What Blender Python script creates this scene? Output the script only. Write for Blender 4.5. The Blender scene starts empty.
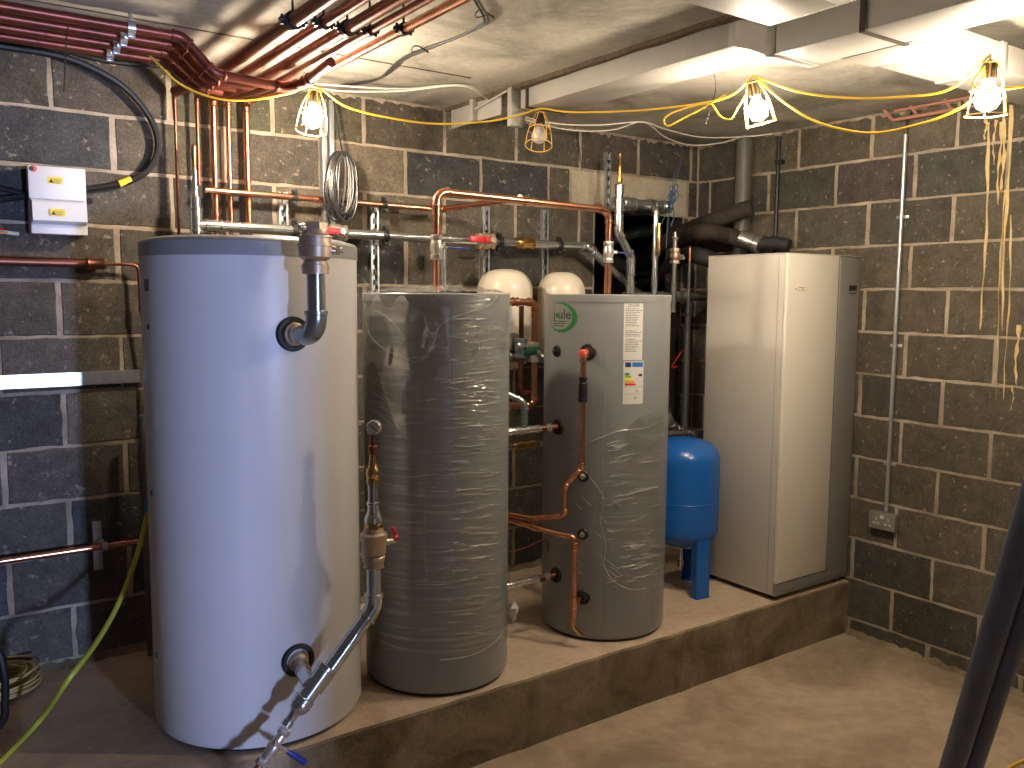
import bpy, bmesh, math, random
import numpy as np
from mathutils import Vector, Matrix
random.seed(7)
PI = math.pi
SC = bpy.context.scene
COL = SC.collection

# ------------------------------------------------------------------ camera
FPX = 868.371
YAW, PITCH, ROLL = 0.958578, 0.101878, 0.0069704
CP = Vector((-4.196, -3.932, 1.842))
_f = Vector((math.cos(YAW)*math.cos(PITCH), math.sin(YAW)*math.cos(PITCH), -math.sin(PITCH)))
_r = Vector((math.sin(YAW), -math.cos(YAW), 0)); _u = _r.cross(_f)
_r2 = _r*math.cos(ROLL)+_u*math.sin(ROLL); _u2 = -_r*math.sin(ROLL)+_u*math.cos(ROLL)
cam = bpy.data.cameras.new('camera'); cam.sensor_width = 36; cam.lens = FPX/1024*36
camo = bpy.data.objects.new('camera', cam); COL.objects.link(camo)
camo.matrix_world = Matrix(((_r2.x, _u2.x, -_f.x, CP.x), (_r2.y, _u2.y, -_f.y, CP.y), (_r2.z, _u2.z, -_f.z, CP.z), (0, 0, 0, 1)))
cam.clip_start = 0.02
SC.camera = camo

# surveying helpers: where the line of sight to a spot of the photograph meets a plane of the room
def ray(px, py): return _f+_r2*((px-512)/FPX)-_u2*((py-384)/FPX)
def H(px, py, ax, v):
    d = ray(px, py); i = 'xyz'.index(ax); return CP+d*((v-CP[i])/d[i])
def HP(px, py, p, n):
    d = ray(px, py); return CP+d*((Vector(p)-CP).dot(n)/d.dot(n))
def HV(px, py, a, b):
    a = Vector(a); b = Vector(b); t = b-a; return HP(px, py, a, Vector((-t.y, t.x, 0)).normalized())

# ------------------------------------------------------------------ materials
def new_mat(name):
    m = bpy.data.materials.new(name); m.use_nodes = True
    nt = m.node_tree; return m, nt, nt.nodes['Principled BSDF']
def mat(name, col, rough=.5, metal=0, var=.0, scale=8, bump=0, bscale=60, spec=None, col2=None, coat=0, stretch=None):
    m, nt, b = new_mat(name); N = nt.nodes; L = nt.links
    b.inputs['Roughness'].default_value = rough; b.inputs['Metallic'].default_value = metal
    b.inputs['Base Color'].default_value = (*col, 1)
    if spec is not None: b.inputs['Specular IOR Level'].default_value = spec
    if coat: b.inputs['Coat Weight'].default_value = coat
    tc = N.new('ShaderNodeTexCoord'); src = tc.outputs['Object']
    if stretch:
        mp = N.new('ShaderNodeMapping'); mp.inputs['Scale'].default_value = stretch; L.new(src, mp.inputs[0]); src = mp.outputs[0]
    if var or col2:
        n = N.new('ShaderNodeTexNoise'); n.inputs['Scale'].default_value = scale; n.inputs['Detail'].default_value = 6
        n.inputs['Roughness'].default_value = .65
        L.new(src, n.inputs['Vector'])
        r = N.new('ShaderNodeValToRGB'); r.color_ramp.elements[0].position = .32; r.color_ramp.elements[1].position = .68
        c2 = col2 or tuple(min(1, c*(1+var)) for c in col); c1 = col if col2 else tuple(c*(1-var) for c in col)
        r.color_ramp.elements[0].color = (*c1, 1); r.color_ramp.elements[1].color = (*c2, 1)
        L.new(n.outputs['Fac'], r.inputs[0]); L.new(r.outputs[0], b.inputs['Base Color'])
    if bump:
        n2 = N.new('ShaderNodeTexNoise'); n2.inputs['Scale'].default_value = bscale; n2.inputs['Detail'].default_value = 5
        L.new(src, n2.inputs['Vector'])
        bp = N.new('ShaderNodeBump'); bp.inputs['Strength'].default_value = bump; bp.inputs['Distance'].default_value = .004
        L.new(n2.outputs['Fac'], bp.inputs['Height']); L.new(bp.outputs[0], b.inputs['Normal'])
    return m
def emis(name, col, s):
    m, nt, b = new_mat(name); b.inputs['Base Color'].default_value = (0, 0, 0, 1)
    b.inputs['Emission Color'].default_value = (*col, 1); b.inputs['Emission Strength'].default_value = s; return m

M = {}
M['copper'] = mat('bright copper', (.88, .45, .28), .24, 1, col2=(.68, .30, .18), scale=9)
M['dullcopper'] = mat('tarnished copper', (.34, .13, .085), .42, 1, col2=(.20, .085, .06), scale=14)
M['redcopper'] = mat('aged red copper', (.30, .085, .055), .38, .75, col2=(.17, .055, .04), scale=7)
M['steel'] = mat('galvanised steel', (.60, .64, .65), .20, .93, var=.12, scale=20)
M['darksteel'] = mat('carbon steel pipe', (.38, .42, .42), .28, .85, var=.18, scale=12)
M['chrome'] = mat('chromed steel', (.80, .80, .80), .16, .88)
M['zinc'] = mat('zinc plated channel', (.62, .65, .69), .33, .8, var=.1, scale=30)
M['bronze'] = mat('bronze valve body', (.64, .51, .39), .42, .65, col2=(.48, .37, .28), scale=25)
M['brass'] = mat('brass', (.80, .52, .20), .26, 1, col2=(.55, .33, .12), scale=30)
M['nickel'] = mat('nickel plated brass', (.72, .66, .58), .28, .8, var=.1, scale=30)
M['black'] = mat('black plastic', (.018, .018, .02), .4, bump=.1)
M['rubber'] = mat('black cable sheath', (.010, .010, .011), .5, var=.3)
M['hole'] = mat('dark socket recess', (.006, .006, .006), .8)
M['white'] = mat('white enamel jacket', (.66, .65, .66), .36, var=.025, scale=3, spec=.4)
M['grey'] = mat('grey lid vinyl', (.27, .275, .28), .5, var=.05)
M['jacket'] = mat('grey vinyl jacket', (.275, .287, .295), .33, .1, var=.04, scale=3, stretch=(1, 1, .1))
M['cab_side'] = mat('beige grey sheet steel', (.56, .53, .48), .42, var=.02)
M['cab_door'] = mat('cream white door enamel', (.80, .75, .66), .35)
M['cab_grey'] = mat('silver grey panel', (.30, .29, .275), .38, .3, var=.03)
M['seal'] = mat('dark seal', (.03, .028, .025), .6)
M['vessel'] = mat('ivory vessel enamel', (.78, .72, .60), .28, var=.02)
M['blue'] = mat('blue vessel enamel', (.012, .13, .50), .26, var=.06, scale=4)
M['bluehandle'] = mat('blue lever sleeve', (.02, .03, .22), .35)
M['redhandle'] = mat('red lever sleeve', (.62, .02, .03), .35)
M['redcap'] = mat('red cap plastic', (.75, .10, .08), .4)
M['yellow'] = mat('yellow cable', (.78, .50, .03), .4)
M['hose'] = mat('yellow green hose', (.48, .50, .05), .4)
M['ycage'] = mat('yellow cage plastic', (.72, .45, .10), .4)
M['whitecable'] = mat('white cable', (.72, .69, .60), .45)
M['greycable'] = mat('grey cable', (.03, .03, .032), .3)
M['label'] = mat('paper label', (.66, .65, .62), .5)
M['print'] = mat('grey print', (.16, .16, .16), .6)
M['green'] = mat('logo green', (.02, .19, .04), .45)
M['ink'] = mat('black print', (.02, .02, .02), .5)
M['unit'] = mat('white enclosure plastic', (.74, .74, .78), .4)
M['yellowlabel'] = mat('yellow label', (.85, .66, .03), .5)
M['duct'] = mat('off white duct plastic', (.37, .355, .33), .55, var=.05, scale=5, col2=(.44, .425, .395))
M['band'] = mat('brown hanger band', (.05, .03, .025), .6)
M['umber'] = mat('rough dark timber', (.10, .07, .045), .9, var=.5, scale=40, bump=.6)
M['lagging'] = mat('brown pipe lagging', (.05, .037, .028), .8, col2=(.022, .018, .015), scale=30, bump=.8, bscale=70)
M['armaflex'] = mat('black foam lagging', (.02, .02, .022), .7, bump=.3)
M['foil'] = mat('silver foil tape', (.62, .62, .63), .3, .9, bump=.8, bscale=25)
M['greypipe'] = mat('grey plastic pipe', (.12, .115, .11), .45, var=.1)
M['pole'] = mat('dark blue grey pipe', (.095, .115, .16), .36, var=.15, scale=10)
M['socket'] = mat('galvanised socket box', (.30, .30, .27), .45, .5, var=.1, scale=40)
M['pin'] = mat('pale plastic insert', (.70, .68, .60), .5)
M['basket'] = mat('pinkish wire tray', (.45, .22, .16), .5, .2)
M['string'] = mat('blue polypropylene string', (.05, .12, .22), .6)
M['frost'] = mat('residue', (.58, .42, .17), .7, col2=(.75, .58, .30), scale=30, bump=.5)
M['green_w'] = mat('green valve wheel', (.03, .14, .08), .5)
M['rope'] = mat('tan yellow rope', (.50, .38, .14), .6)
for k, c in dict(e_g=(.02, .30, .06), e_lg=(.25, .55, .05), e_y=(.85, .75, .03), e_o=(.85, .35, .03), e_r=(.70, .03, .03), e_b=(.03, .16, .50), e_db=(.01, .03, .12)).items():
    M[k] = mat('label ink '+k, c, .5)

def concrete(name, c1, c2, c3, s=1.2, bump=.25, rough=.85, spec=.25):
    m, nt, b = new_mat(name); N = nt.nodes; L = nt.links
    tc = N.new('ShaderNodeTexCoord')
    n1 = N.new('ShaderNodeTexNoise'); n1.inputs['Scale'].default_value = s; n1.inputs['Detail'].default_value = 9; n1.inputs['Roughness'].default_value = .62; n1.inputs['Distortion'].default_value = .8
    n2 = N.new('ShaderNodeTexNoise'); n2.inputs['Scale'].default_value = s*16; n2.inputs['Detail'].default_value = 8; n2.inputs['Roughness'].default_value = .7
    for n in (n1, n2): L.new(tc.outputs['Object'], n.inputs['Vector'])
    r = N.new('ShaderNodeValToRGB'); e = r.color_ramp.elements
    e[0].position = .36; e[0].color = (*c1, 1); e[1].position = .64; e[1].color = (*c3, 1)
    k = r.color_ramp.elements.new(.5); k.color = (*c2, 1)
    L.new(n1.outputs['Fac'], r.inputs[0])
    mx = N.new('ShaderNodeMix'); mx.data_type = 'RGBA'; mx.blend_type = 'OVERLAY'; mx.inputs[0].default_value = .35
    L.new(r.outputs[0], mx.inputs[6]); L.new(n2.outputs['Fac'], mx.inputs[7]); L.new(mx.outputs[2], b.inputs['Base Color'])
    b.inputs['Roughness'].default_value = rough; b.inputs['Specular IOR Level'].default_value = spec
    bp = N.new('ShaderNodeBump'); bp.inputs['Strength'].default_value = bump; bp.inputs['Distance'].default_value = .01
    L.new(n2.outputs['Fac'], bp.inputs['Height']); L.new(bp.outputs[0], b.inputs['Normal'])
    return m
M['floor'] = concrete('dusty brown concrete floor', (.27, .205, .145), (.42, .325, .235), (.52, .42, .315), 1.1)
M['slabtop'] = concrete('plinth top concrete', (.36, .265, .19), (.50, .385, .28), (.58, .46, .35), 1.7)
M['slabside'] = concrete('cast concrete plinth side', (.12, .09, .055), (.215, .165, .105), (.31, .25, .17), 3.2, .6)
M['ceil'] = concrete('bare concrete soffit', (.25, .235, .20), (.42, .395, .34), (.54, .51, .44), 1.9, .5)
M['mortar'] = concrete('mortar', (.25, .205, .155), (.36, .30, .235), (.46, .39, .31), 4, .5)
M['lintel'] = concrete('smooth concrete lintel', (.40, .35, .27), (.47, .42, .33), (.52, .47, .38), 3, .15)

def block_mat():
    m, nt, b = new_mat('concrete block'); N = nt.nodes; L = nt.links
    at = N.new('ShaderNodeAttribute'); at.attribute_name = 'tint'; at.attribute_type = 'GEOMETRY'
    tc = N.new('ShaderNodeTexCoord')
    n1 = N.new('ShaderNodeTexNoise'); n1.inputs['Scale'].default_value = 11; n1.inputs['Detail'].default_value = 8; n1.inputs['Roughness'].default_value = .75
    n2 = N.new('ShaderNodeTexNoise'); n2.inputs['Scale'].default_value = 160; n2.inputs['Detail'].default_value = 3
    n3 = N.new('ShaderNodeTexNoise'); n3.inputs['Scale'].default_value = 34; n3.inputs['Detail'].default_value = 4; n3.inputs['Roughness'].default_value = .6
    for n in (n1, n2, n3): L.new(tc.outputs['Object'], n.inputs['Vector'])
    r1 = N.new('ShaderNodeMapRange'); r1.inputs[1].default_value = .3; r1.inputs[2].default_value = .72; r1.inputs[3].default_value = .62; r1.inputs[4].default_value = 1.45
    L.new(n1.outputs['Fac'], r1.inputs[0])
    r2 = N.new('ShaderNodeMapRange'); r2.inputs[1].default_value = .3; r2.inputs[2].default_value = .7; r2.inputs[3].default_value = .72; r2.inputs[4].default_value = 1.3
    L.new(n2.outputs['Fac'], r2.inputs[0])
    mm = N.new('ShaderNodeMath'); mm.operation = 'MULTIPLY'; L.new(r1.outputs[0], mm.inputs[0]); L.new(r2.outputs[0], mm.inputs[1])
    v = N.new('ShaderNodeVectorMath'); v.operation = 'SCALE'; L.new(at.outputs['Color'], v.inputs[0]); L.new(mm.outputs[0], v.inputs['Scale'])
    # pale mortar splashes
    r3 = N.new('ShaderNodeMapRange'); r3.inputs[1].default_value = .62; r3.inputs[2].default_value = .70; r3.inputs[3].default_value = 0; r3.inputs[4].default_value = .6
    L.new(n3.outputs['Fac'], r3.inputs[0])
    mx = N.new('ShaderNodeMix'); mx.data_type = 'RGBA'; L.new(r3.outputs[0], mx.inputs[0]); L.new(v.outputs[0], mx.inputs[6]); mx.inputs[7].default_value = (.36, .32, .26, 1)
    L.new(mx.outputs[2], b.inputs['Base Color']); b.inputs['Roughness'].default_value = .9; b.inputs['Specular IOR Level'].default_value = .25
    bp = N.new('ShaderNodeBump'); bp.inputs['Strength'].default_value = .7; bp.inputs['Distance'].default_value = .004
    L.new(n2.outputs['Fac'], bp.inputs['Height']); L.new(bp.outputs[0], b.inputs['Normal'])
    return m
M['block'] = block_mat()

def film_mat(name, amt, scale_z):
    m, nt, b = new_mat(name); N = nt.nodes; L = nt.links
    out = N['Material Output']; N.remove(b)
    tr = N.new('ShaderNodeBsdfTransparent'); tr.inputs[0].default_value = (.96, .96, .95, 1)
    gl = N.new('ShaderNodeBsdfGlossy'); gl.inputs['Roughness'].default_value = .13; gl.inputs[0].default_value = (1, 1, 1, 1)
    df = N.new('ShaderNodeBsdfDiffuse'); df.inputs[0].default_value = (.75, .74, .70, 1)
    tc = N.new('ShaderNodeTexCoord'); mp = N.new('ShaderNodeMapping'); mp.inputs['Scale'].default_value = (2.2, 2.2, scale_z); mp.inputs['Rotation'].default_value = (.05, .04, 0)
    L.new(tc.outputs['Object'], mp.inputs[0])
    n = N.new('ShaderNodeTexNoise'); n.inputs['Scale'].default_value = 1; n.inputs['Detail'].default_value = 5; n.inputs['Roughness'].default_value = .6; n.inputs['Distortion'].default_value = .6
    L.new(mp.outputs[0], n.inputs['Vector'])
    bp = N.new('ShaderNodeBump'); bp.inputs['Strength'].default_value = 1; bp.inputs['Distance'].default_value = .006
    L.new(n.outputs['Fac'], bp.inputs['Height']); L.new(bp.outputs[0], gl.inputs['Normal'])
    r = N.new('ShaderNodeMapRange'); r.inputs[1].default_value = .45; r.inputs[2].default_value = .75; r.inputs[3].default_value = amt*.35; r.inputs[4].default_value = amt*1.6
    L.new(n.outputs['Fac'], r.inputs[0])
    m1 = N.new('ShaderNodeMixShader'); m1.inputs[0].default_value = .22; L.new(gl.outputs[0], m1.inputs[1]); L.new(df.outputs[0], m1.inputs[2])
    m2 = N.new('ShaderNodeMixShader'); L.new(r.outputs[0], m2.inputs[0]); L.new(tr.outputs[0], m2.inputs[1]); L.new(m1.outputs[0], m2.inputs[2])
    L.new(m2.outputs[0], out.inputs[0]); return m
M['film'] = film_mat('clear stretch film', .24, 55)
M['wrinkle'] = mat('film crease', (.55, .55, .52), .12, spec=1.0)
M['film2'] = film_mat('crumpled clear film', .42, 14)

# ------------------------------------------------------------------ mesh helpers
def frame(d):
    d = Vector(d).normalized(); a = Vector((0, 0, 1)) if abs(d.z) < .9 else Vector((1, 0, 0))
    x = d.cross(a).normalized(); return x, d.cross(x).normalized(), d
def tube(bm, pts, r, n=14, caps=True, closed=False):
    P = [Vector(p) for p in pts]; k = len(P); rr = r if isinstance(r, (list, tuple)) else [r]*k
    T = []
    for i in range(k):
        a = P[i-1] if (i > 0 or closed) else P[i]; b = P[(i+1) % k] if (i < k-1 or closed) else P[i]
        t = (b-a); T.append(t.normalized() if t.length > 1e-9 else Vector((0, 0, 1)))
    x, y, _ = frame(T[0]); rings = []
    for i in range(k):
        x = (x-T[i]*x.dot(T[i])).normalized(); y = T[i].cross(x)
        rings.append([bm.verts.new(P[i]+(x*math.cos(2*PI*j/n)+y*math.sin(2*PI*j/n))*rr[i]) for j in range(n)])
    for i in range(k if closed else k-1):
        a, b = rings[i], rings[(i+1) % k]
        for j in range(n): bm.faces.new((a[j], a[(j+1) % n], b[(j+1) % n], b[j]))
    if caps and not closed:
        bm.faces.new(list(reversed(rings[0]))); bm.faces.new(rings[-1])
def lathe(bm, base, d, prof, n=20, caps=True):
    x, y, d = frame(d); base = Vector(base); rings = []
    for s, r in prof:
        rings.append([bm.verts.new(base+d*s+(x*math.cos(2*PI*j/n)+y*math.sin(2*PI*j/n))*max(r, 1e-4)) for j in range(n)])
    for a, b in zip(rings, rings[1:]):
        for j in range(n): bm.faces.new((a[j], a[(j+1) % n], b[(j+1) % n], b[j]))
    if caps:
        bm.faces.new(list(reversed(rings[0]))); bm.faces.new(rings[-1])
def box(bm, lo, hi, bev=0, R=None):
    lo = Vector(lo); hi = Vector(hi); c = (lo+hi)/2; s = hi-lo
    t = bmesh.new(); bmesh.ops.create_cube(t, size=1)
    for v in t.verts: v.co = Vector((v.co.x*s.x, v.co.y*s.y, v.co.z*s.z))
    if bev: bmesh.ops.bevel(t, geom=list(t.edges), offset=bev, segments=2, affect='EDGES', profile=.5)
    mp = {}
    for v in t.verts:
        co = v.co.copy()
        if R: co = R @ co
        mp[v] = bm.verts.new(co+c)
    for f in t.faces: bm.faces.new([mp[v] for v in f.verts])
    t.free()
def fillet(pts, R, seg=6):
    P = [Vector(p) for p in pts]; out = [P[0]]; arcs = []
    for i in range(1, len(P)-1):
        a = (P[i-1]-P[i]); b = (P[i+1]-P[i]); la, lb = a.length, b.length; a.normalize(); b.normalize()
        ang = a.angle(b)
        if ang > PI-.02: out.append(P[i]); continue
        t = min(R/math.tan(ang/2), la*.48, lb*.48); rr = t*math.tan(ang/2)
        c = P[i]+(a+b).normalized()*(rr/math.sin(ang/2)); s = P[i]+a*t-c; e = P[i]+b*t-c
        arc = [c+s.normalized().slerp(e.normalized(), q/seg)*rr for q in range(seg+1)]
        out += arc; arcs.append(arc)
    out.append(P[-1]); return out, arcs
def smooth(pts, k=6):
    P = [Vector(p) for p in pts]; P = [P[0]*2-P[1]]+P+[P[-1]*2-P[-2]]; out = []
    for i in range(1, len(P)-2):
        for j in range(k):
            t = j/k; a, b, c, d = P[i-1], P[i], P[i+1], P[i+2]
            out.append(.5*((2*b)+(c-a)*t+(2*a-5*b+4*c-d)*t*t+(3*b-a-3*c+d)*t**3))
    out.append(P[-2]); return out

def wloc(o):
    v = Vector((0, 0, 0))
    while o: v += o.location; o = o.parent
    return v
def obj(name, bm, m, parent=None, sharp=38, flat=False, recalc=True):
    if recalc: bmesh.ops.recalc_face_normals(bm, faces=bm.faces)
    me = bpy.data.meshes.new(name); 
    off = wloc(parent) if parent else Vector((0, 0, 0))
    if not parent and len(bm.verts):
        xs = [v.co.x for v in bm.verts]; ys = [v.co.y for v in bm.verts]; zs = [v.co.z for v in bm.verts]
        off = Vector(((min(xs)+max(xs))/2, (min(ys)+max(ys))/2, min(zs)))
    for v in bm.verts: v.co -= off
    bm.to_mesh(me); bm.free()
    ms = m if isinstance(m, (list, tuple)) else [m]
    for q in ms: me.materials.append(q)
    if not flat:
        me.polygons.foreach_set('use_smooth', [True]*len(me.polygons)); me.set_sharp_from_angle(angle=math.radians(sharp))
    o = bpy.data.objects.new(name, me); COL.objects.link(o)
    if parent: o.parent = parent
    else: o.location = off
    return o
def tag(o, label=None, cat=None, group=None, kind=None):
    if label: o['label'] = label
    if cat: o['category'] = cat
    if group: o['group'] = group
    if kind: o['kind'] = kind
    return o
def thing(name, label, cat, loc, group=None):
    o = bpy.data.objects.new(name, None); COL.objects.link(o); o.location = Vector(loc); o.empty_display_size = .05
    return tag(o, label, cat, group)
def struct(name, bm, m, **k):
    o = obj(name, bm, m, **k); o['kind'] = 'structure'; return o
def part(name, m, parent, fn, *a, **k):
    bm = bmesh.new(); fn(bm, *a, **k); return obj(name, bm, m, parent)

# pipe runs: one tube, an elbow or bend fitting at each corner, couplings where asked
def pipe(name, label, cat, pts, r, m, R=.05, parent=None, group=None, fit=None, elbows=True, cpl=(), bead=1.28, n=14, tubename='tube', base=None):
    path, arcs = fillet(pts, R)
    root = parent or thing(name, label, cat, base or min([Vector(p) for p in pts], key=lambda v: v.z), group)
    bm = bmesh.new(); tube(bm, path, r, n); obj(tubename, bm, m, root)
    fit = fit or m
    if elbows:
        for arc in arcs:
            t0 = (arc[0]-arc[1]).normalized(); t1 = (arc[-1]-arc[-2]).normalized()
            bm = bmesh.new(); e = r*.9
            tube(bm, [arc[0]+t0*e]+arc+[arc[-1]+t1*e], r*1.14, n)
            for p, t in ((arc[0], t0), (arc[-1], t1)):
                lathe(bm, p+t*e*.5, t, [(-r*.35, r*1.12), (-r*.2, r*bead), (r*.2, r*bead), (r*.35, r*1.12)], n)
            obj('elbow', bm, fit, root)
    for c in cpl:      # (index of segment, fraction, length)
        a, b = Vector(pts[c[0]]), Vector(pts[c[0]+1]); d = (b-a).normalized(); p = a.lerp(b, c[1]); l = c[2]
        coupling(p, d, r, l, fit, root, bead, n)
    return root
def coupling(p, d, r, l, m, root, bead=1.28, n=14):
    bm = bmesh.new(); h = l/2; w = min(r*.35, l*.15)
    lathe(bm, p, d, [(-h, r*1.02), (-h, r*bead), (-h+w, r*bead), (-h+w*1.4, r*1.12), (h-w*1.4, r*1.12), (h-w, r*bead), (h, r*bead), (h, r*1.02)], n)
    return obj('coupling', bm, m, root)
def hexnut(bm, p, d, r, l): lathe(bm, Vector(p)-Vector(d).normalized()*l/2, d, [(0, r*.92), (l*.12, r), (l*.88, r), (l, r*.92)], 6)
def valve(p, d, r, m, root, out=None, hm=None, hdir=None, l=.09, name='valve', hl=.1):
    """ball valve: body with hex ends, stem along out, lever along hdir"""
    d = Vector(d).normalized(); p = Vector(p)
    bm = bmesh.new()
    hexnut(bm, p-d*l*.38, d, r*1.55, l*.22); hexnut(bm, p+d*l*.38, d, r*1.55, l*.22)
    lathe(bm, p-d*l*.3, d, [(0, r*1.2), (l*.12, r*1.5), (l*.3, r*1.62), (l*.48, r*1.5), (l*.6, r*1.2)], 18)
    v = obj(name, bm, m, root)
    if out is not None:
        out = Vector(out).normalized(); bm = bmesh.new()
        lathe(bm, p+out*r*1.3, out, [(0, r*.6), (r*.8, r*.55), (r*.8, r*.4), (r*1.5, r*.4)], 12)
        hexnut(bm, p+out*r*2.6, out, r*.55, r*.35)
        obj('valve_stem', bm, m, v)
        if hm:
            hd = Vector(hdir).normalized(); q = p+out*r*2.4; bm = bmesh.new()
            x = hd; z = out; y = z.cross(x); Rm = Matrix((x, y, z)).transposed()
            box(bm, Vector((-r*.4, -r*.45, -.0015)), Vector((r*.4, r*.45, .0015)))
            bm2 = bmesh.new()
            box(bm2, (0, -r*.5, -.003), (hl*.4, r*.5, .003), .001); 
            box(bm2, (hl*.35, -r*.55, -.006), (hl, r*.55, .006), .003)
            for vv in bm2.verts: vv.co = Rm @ (vv.co+Vector((-r*.3, 0, 0)))+q
            bm.free(); obj('lever_handle', bm2, hm, v)
    return v
def clip(p, d, r, wall_dir, m, length=.0, vertical=Vector((0, 0, 1)), label=None, root=None, name='pipe_clip'):
    bm = bmesh.new(); d = Vector(d).normalized(); p = Vector(p); v = vertical
    lathe(bm, p-d*.011, d, [(0, r*1.02), (0, r*1.42), (.022, r*1.42), (.022, r*1.02)], 18, caps=False)
    for s in (-1, 1):
        q = p+v*s*(r*1.42+.006); box(bm, q-Vector((.010, .012, .010)), q+Vector((.010, .012, .010)), .002)
        lathe(bm, q+Vector((0, -.02, 0)), (0, 1, 0), [(0, .004), (.0, .006), (.008, .006), (.04, .003)], 8)
    if length: tube(bm, [p+Vector(wall_dir)*r*1.2, p+Vector(wall_dir)*length], .004, 8)
    return obj(name, bm, m, root)

# ------------------------------------------------------------------ the room
Z0 = 1.887; ZC = 2.788; ZS = .29; YS = -1.20; XL = -5.5; YF = -5.0
def blockwall(name, o, ux, L, offs, rects_out=(), tint=None, m_extra=None, zlo=0, zhi=ZC, out=Vector((0, -1, 0))):
    """o origin on wall plane, ux horizontal unit, s in [0,L]; blocks stand 3 mm off the mortar"""
    bm = bmesh.new(); lay = bm.loops.layers.float_color.new('tint'); ux = Vector(ux); o = Vector(o); rnd = random.Random(len(name)*7+3)
    def P(s, z, d): return o+ux*s+Vector((0, 0, z))+out*d
    # mortar backing, cut round openings
    S = sorted({0, L, *[v for q in rects_out for v in (q[0], q[1])]}); Zs = sorted({zlo, zhi, *[v for q in rects_out for v in (q[2], q[3])]})
    for a, b in zip(S, S[1:]):
        for c, d in zip(Zs, Zs[1:]):
            if any(a >= q[0]-1e-6 and b <= q[1]+1e-6 and c >= q[2]-1e-6 and d <= q[3]+1e-6 for q in rects_out): continue
            f = bm.faces.new([bm.verts.new(P(*t, 0)) for t in ((a, c), (b, c), (b, d), (a, d))]); f.material_index = 0
    for q in rects_out:   # reveals, deep shade painted in by a dark tint
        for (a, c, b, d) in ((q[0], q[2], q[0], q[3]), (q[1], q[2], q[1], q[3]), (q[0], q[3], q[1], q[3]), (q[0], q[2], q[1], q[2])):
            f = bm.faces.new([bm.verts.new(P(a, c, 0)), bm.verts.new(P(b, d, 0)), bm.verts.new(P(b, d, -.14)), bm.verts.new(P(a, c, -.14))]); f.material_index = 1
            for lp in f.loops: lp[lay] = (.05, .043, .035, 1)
    def block(s0, s1, z0, z1, col, mi=1):
        g = .0068
        s0 += .003; s1 -= .003
        s0 += g+rnd.uniform(-.002, .003); s1 -= g+rnd.uniform(-.002, .003); z0 += g+rnd.uniform(-.0012, .0015); z1 -= g+rnd.uniform(-.0012, .0015)
        s0 = max(s0, 0); s1 = min(s1, L); z0 = max(z0, zlo); z1 = min(z1, zhi)
        if s1-s0 < .02 or z1-z0 < .02: return
        pts = []
        ns = max(2, int((s1-s0)/.05)); nz = max(2, int((z1-z0)/.05))
        for i in range(ns): pts.append((s0+(s1-s0)*i/ns, z0))
        for i in range(nz): pts.append((s1, z0+(z1-z0)*i/nz))
        for i in range(ns): pts.append((s1-(s1-s0)*i/ns, z1))
        for i in range(nz): pts.append((s0, z1-(z1-z0)*i/nz))
        cs, cz = (s0+s1)/2, (z0+z1)/2; outer = []; inner = []
        for s, z in pts:
            js, jz = rnd.gauss(0, .0017), rnd.gauss(0, .0017)
            s = min(max(s+js, 0), L); z = min(max(z+jz, zlo), zhi)
            outer.append(bm.verts.new(P(s, z, 0.0003)))
            inner.append(bm.verts.new(P(s+(cs-s)*.0035/(abs(s1-s0)/2)*1, z+(cz-z)*.0035/(abs(z1-z0)/2), .0032)))
        k = len(pts)
        fs = [bm.faces.new((outer[i], outer[(i+1) % k], inner[(i+1) % k], inner[i])) for i in range(k)]+[bm.faces.new(inner)]
        for f in fs:
            f.material_index = mi
            for lp in f.loops: lp[lay] = (*col, 1)
    r = -5
    while True:
        zt = Z0-.225*r; zb = zt-.225
        if zt < zlo: break
        if zb < zhi:
            ph = offs[r % 2]; s = ph-.45
            while s < L:
                a, b = s, s+.45; segs = [(max(a, 0), min(b, L))]
                for q in rects_out:
                    if zt-.03 > q[2] and zb+.03 < q[3]:
                        ns = []
                        for (c, d) in segs:
                            if d <= q[0] or c >= q[1]: ns.append((c, d)); continue
                            if c < q[0]: ns.append((c, q[0]))
                            if d > q[1]: ns.append((q[1], d))
                        segs = ns
                for c, d in segs:
                    if d-c < .03: continue
                    for (c2, d2, col, mi) in (tint(r, c, d, rnd) if tint else [(c, d, None, 1)]):
                        if col is None:
                            g = rnd.random(); base = (.100, .088, .074) if g > .3 else (.070, .068, .068)
                            kk = rnd.uniform(.82, 1.2); col = tuple(q*kk for q in base)
                        block(c2, d2, zb, zt, col, mi)
                s += .45
        r += 1
    return struct(name, bm, [M['mortar'], M['block'], M['lintel']], flat=True, recalc=False)

OPX0, OPX1, OPZ = -.852, -.13, 2.335  # right edge pushed out: the hole stands in for shaded blockwork there
def back_tint(r, a, b, rnd):
    xa, xb = a+XL, b+XL
    if r == -3:
        LA, LB = -1.035, -.09
        if xb > LA+.005:
            out = []
            if xa < LA: out.append((a, LA-XL, (.095, .082, .066), 1))
            if abs(xb-LB) < .3 or xb > LB: out.append((max(a, LB-XL), b, (.07, .06, .05), 1))
            if xa < LA < xb: out.append((LA-XL, LB-XL, (.3, .26, .2), 2))
            return out
        if -2.1 < xa < -1.25: return [(a, b, (.052, .053, .056), 1)]
        if -2.7 < xa < -2.05: return [(a, b, (.15, .125, .095), 1)]
        if -3.95 < xa < -3.85: return [(a, b, (.062, .064, .066), 1)]
        if xa > -3.5 and xa < -3.4: return [(a, b, (.10, .088, .068), 1)]
    if r == -4: return [(a, b, tuple(q*rnd.uniform(.9, 1.05) for q in (.088, .076, .062)), 1)]
    if r == -2 and -3.0 < xa < -2.3: return [(a, b, (.13, .11, .085), 1)]
    return [(a, b, None, 1)]
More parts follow.
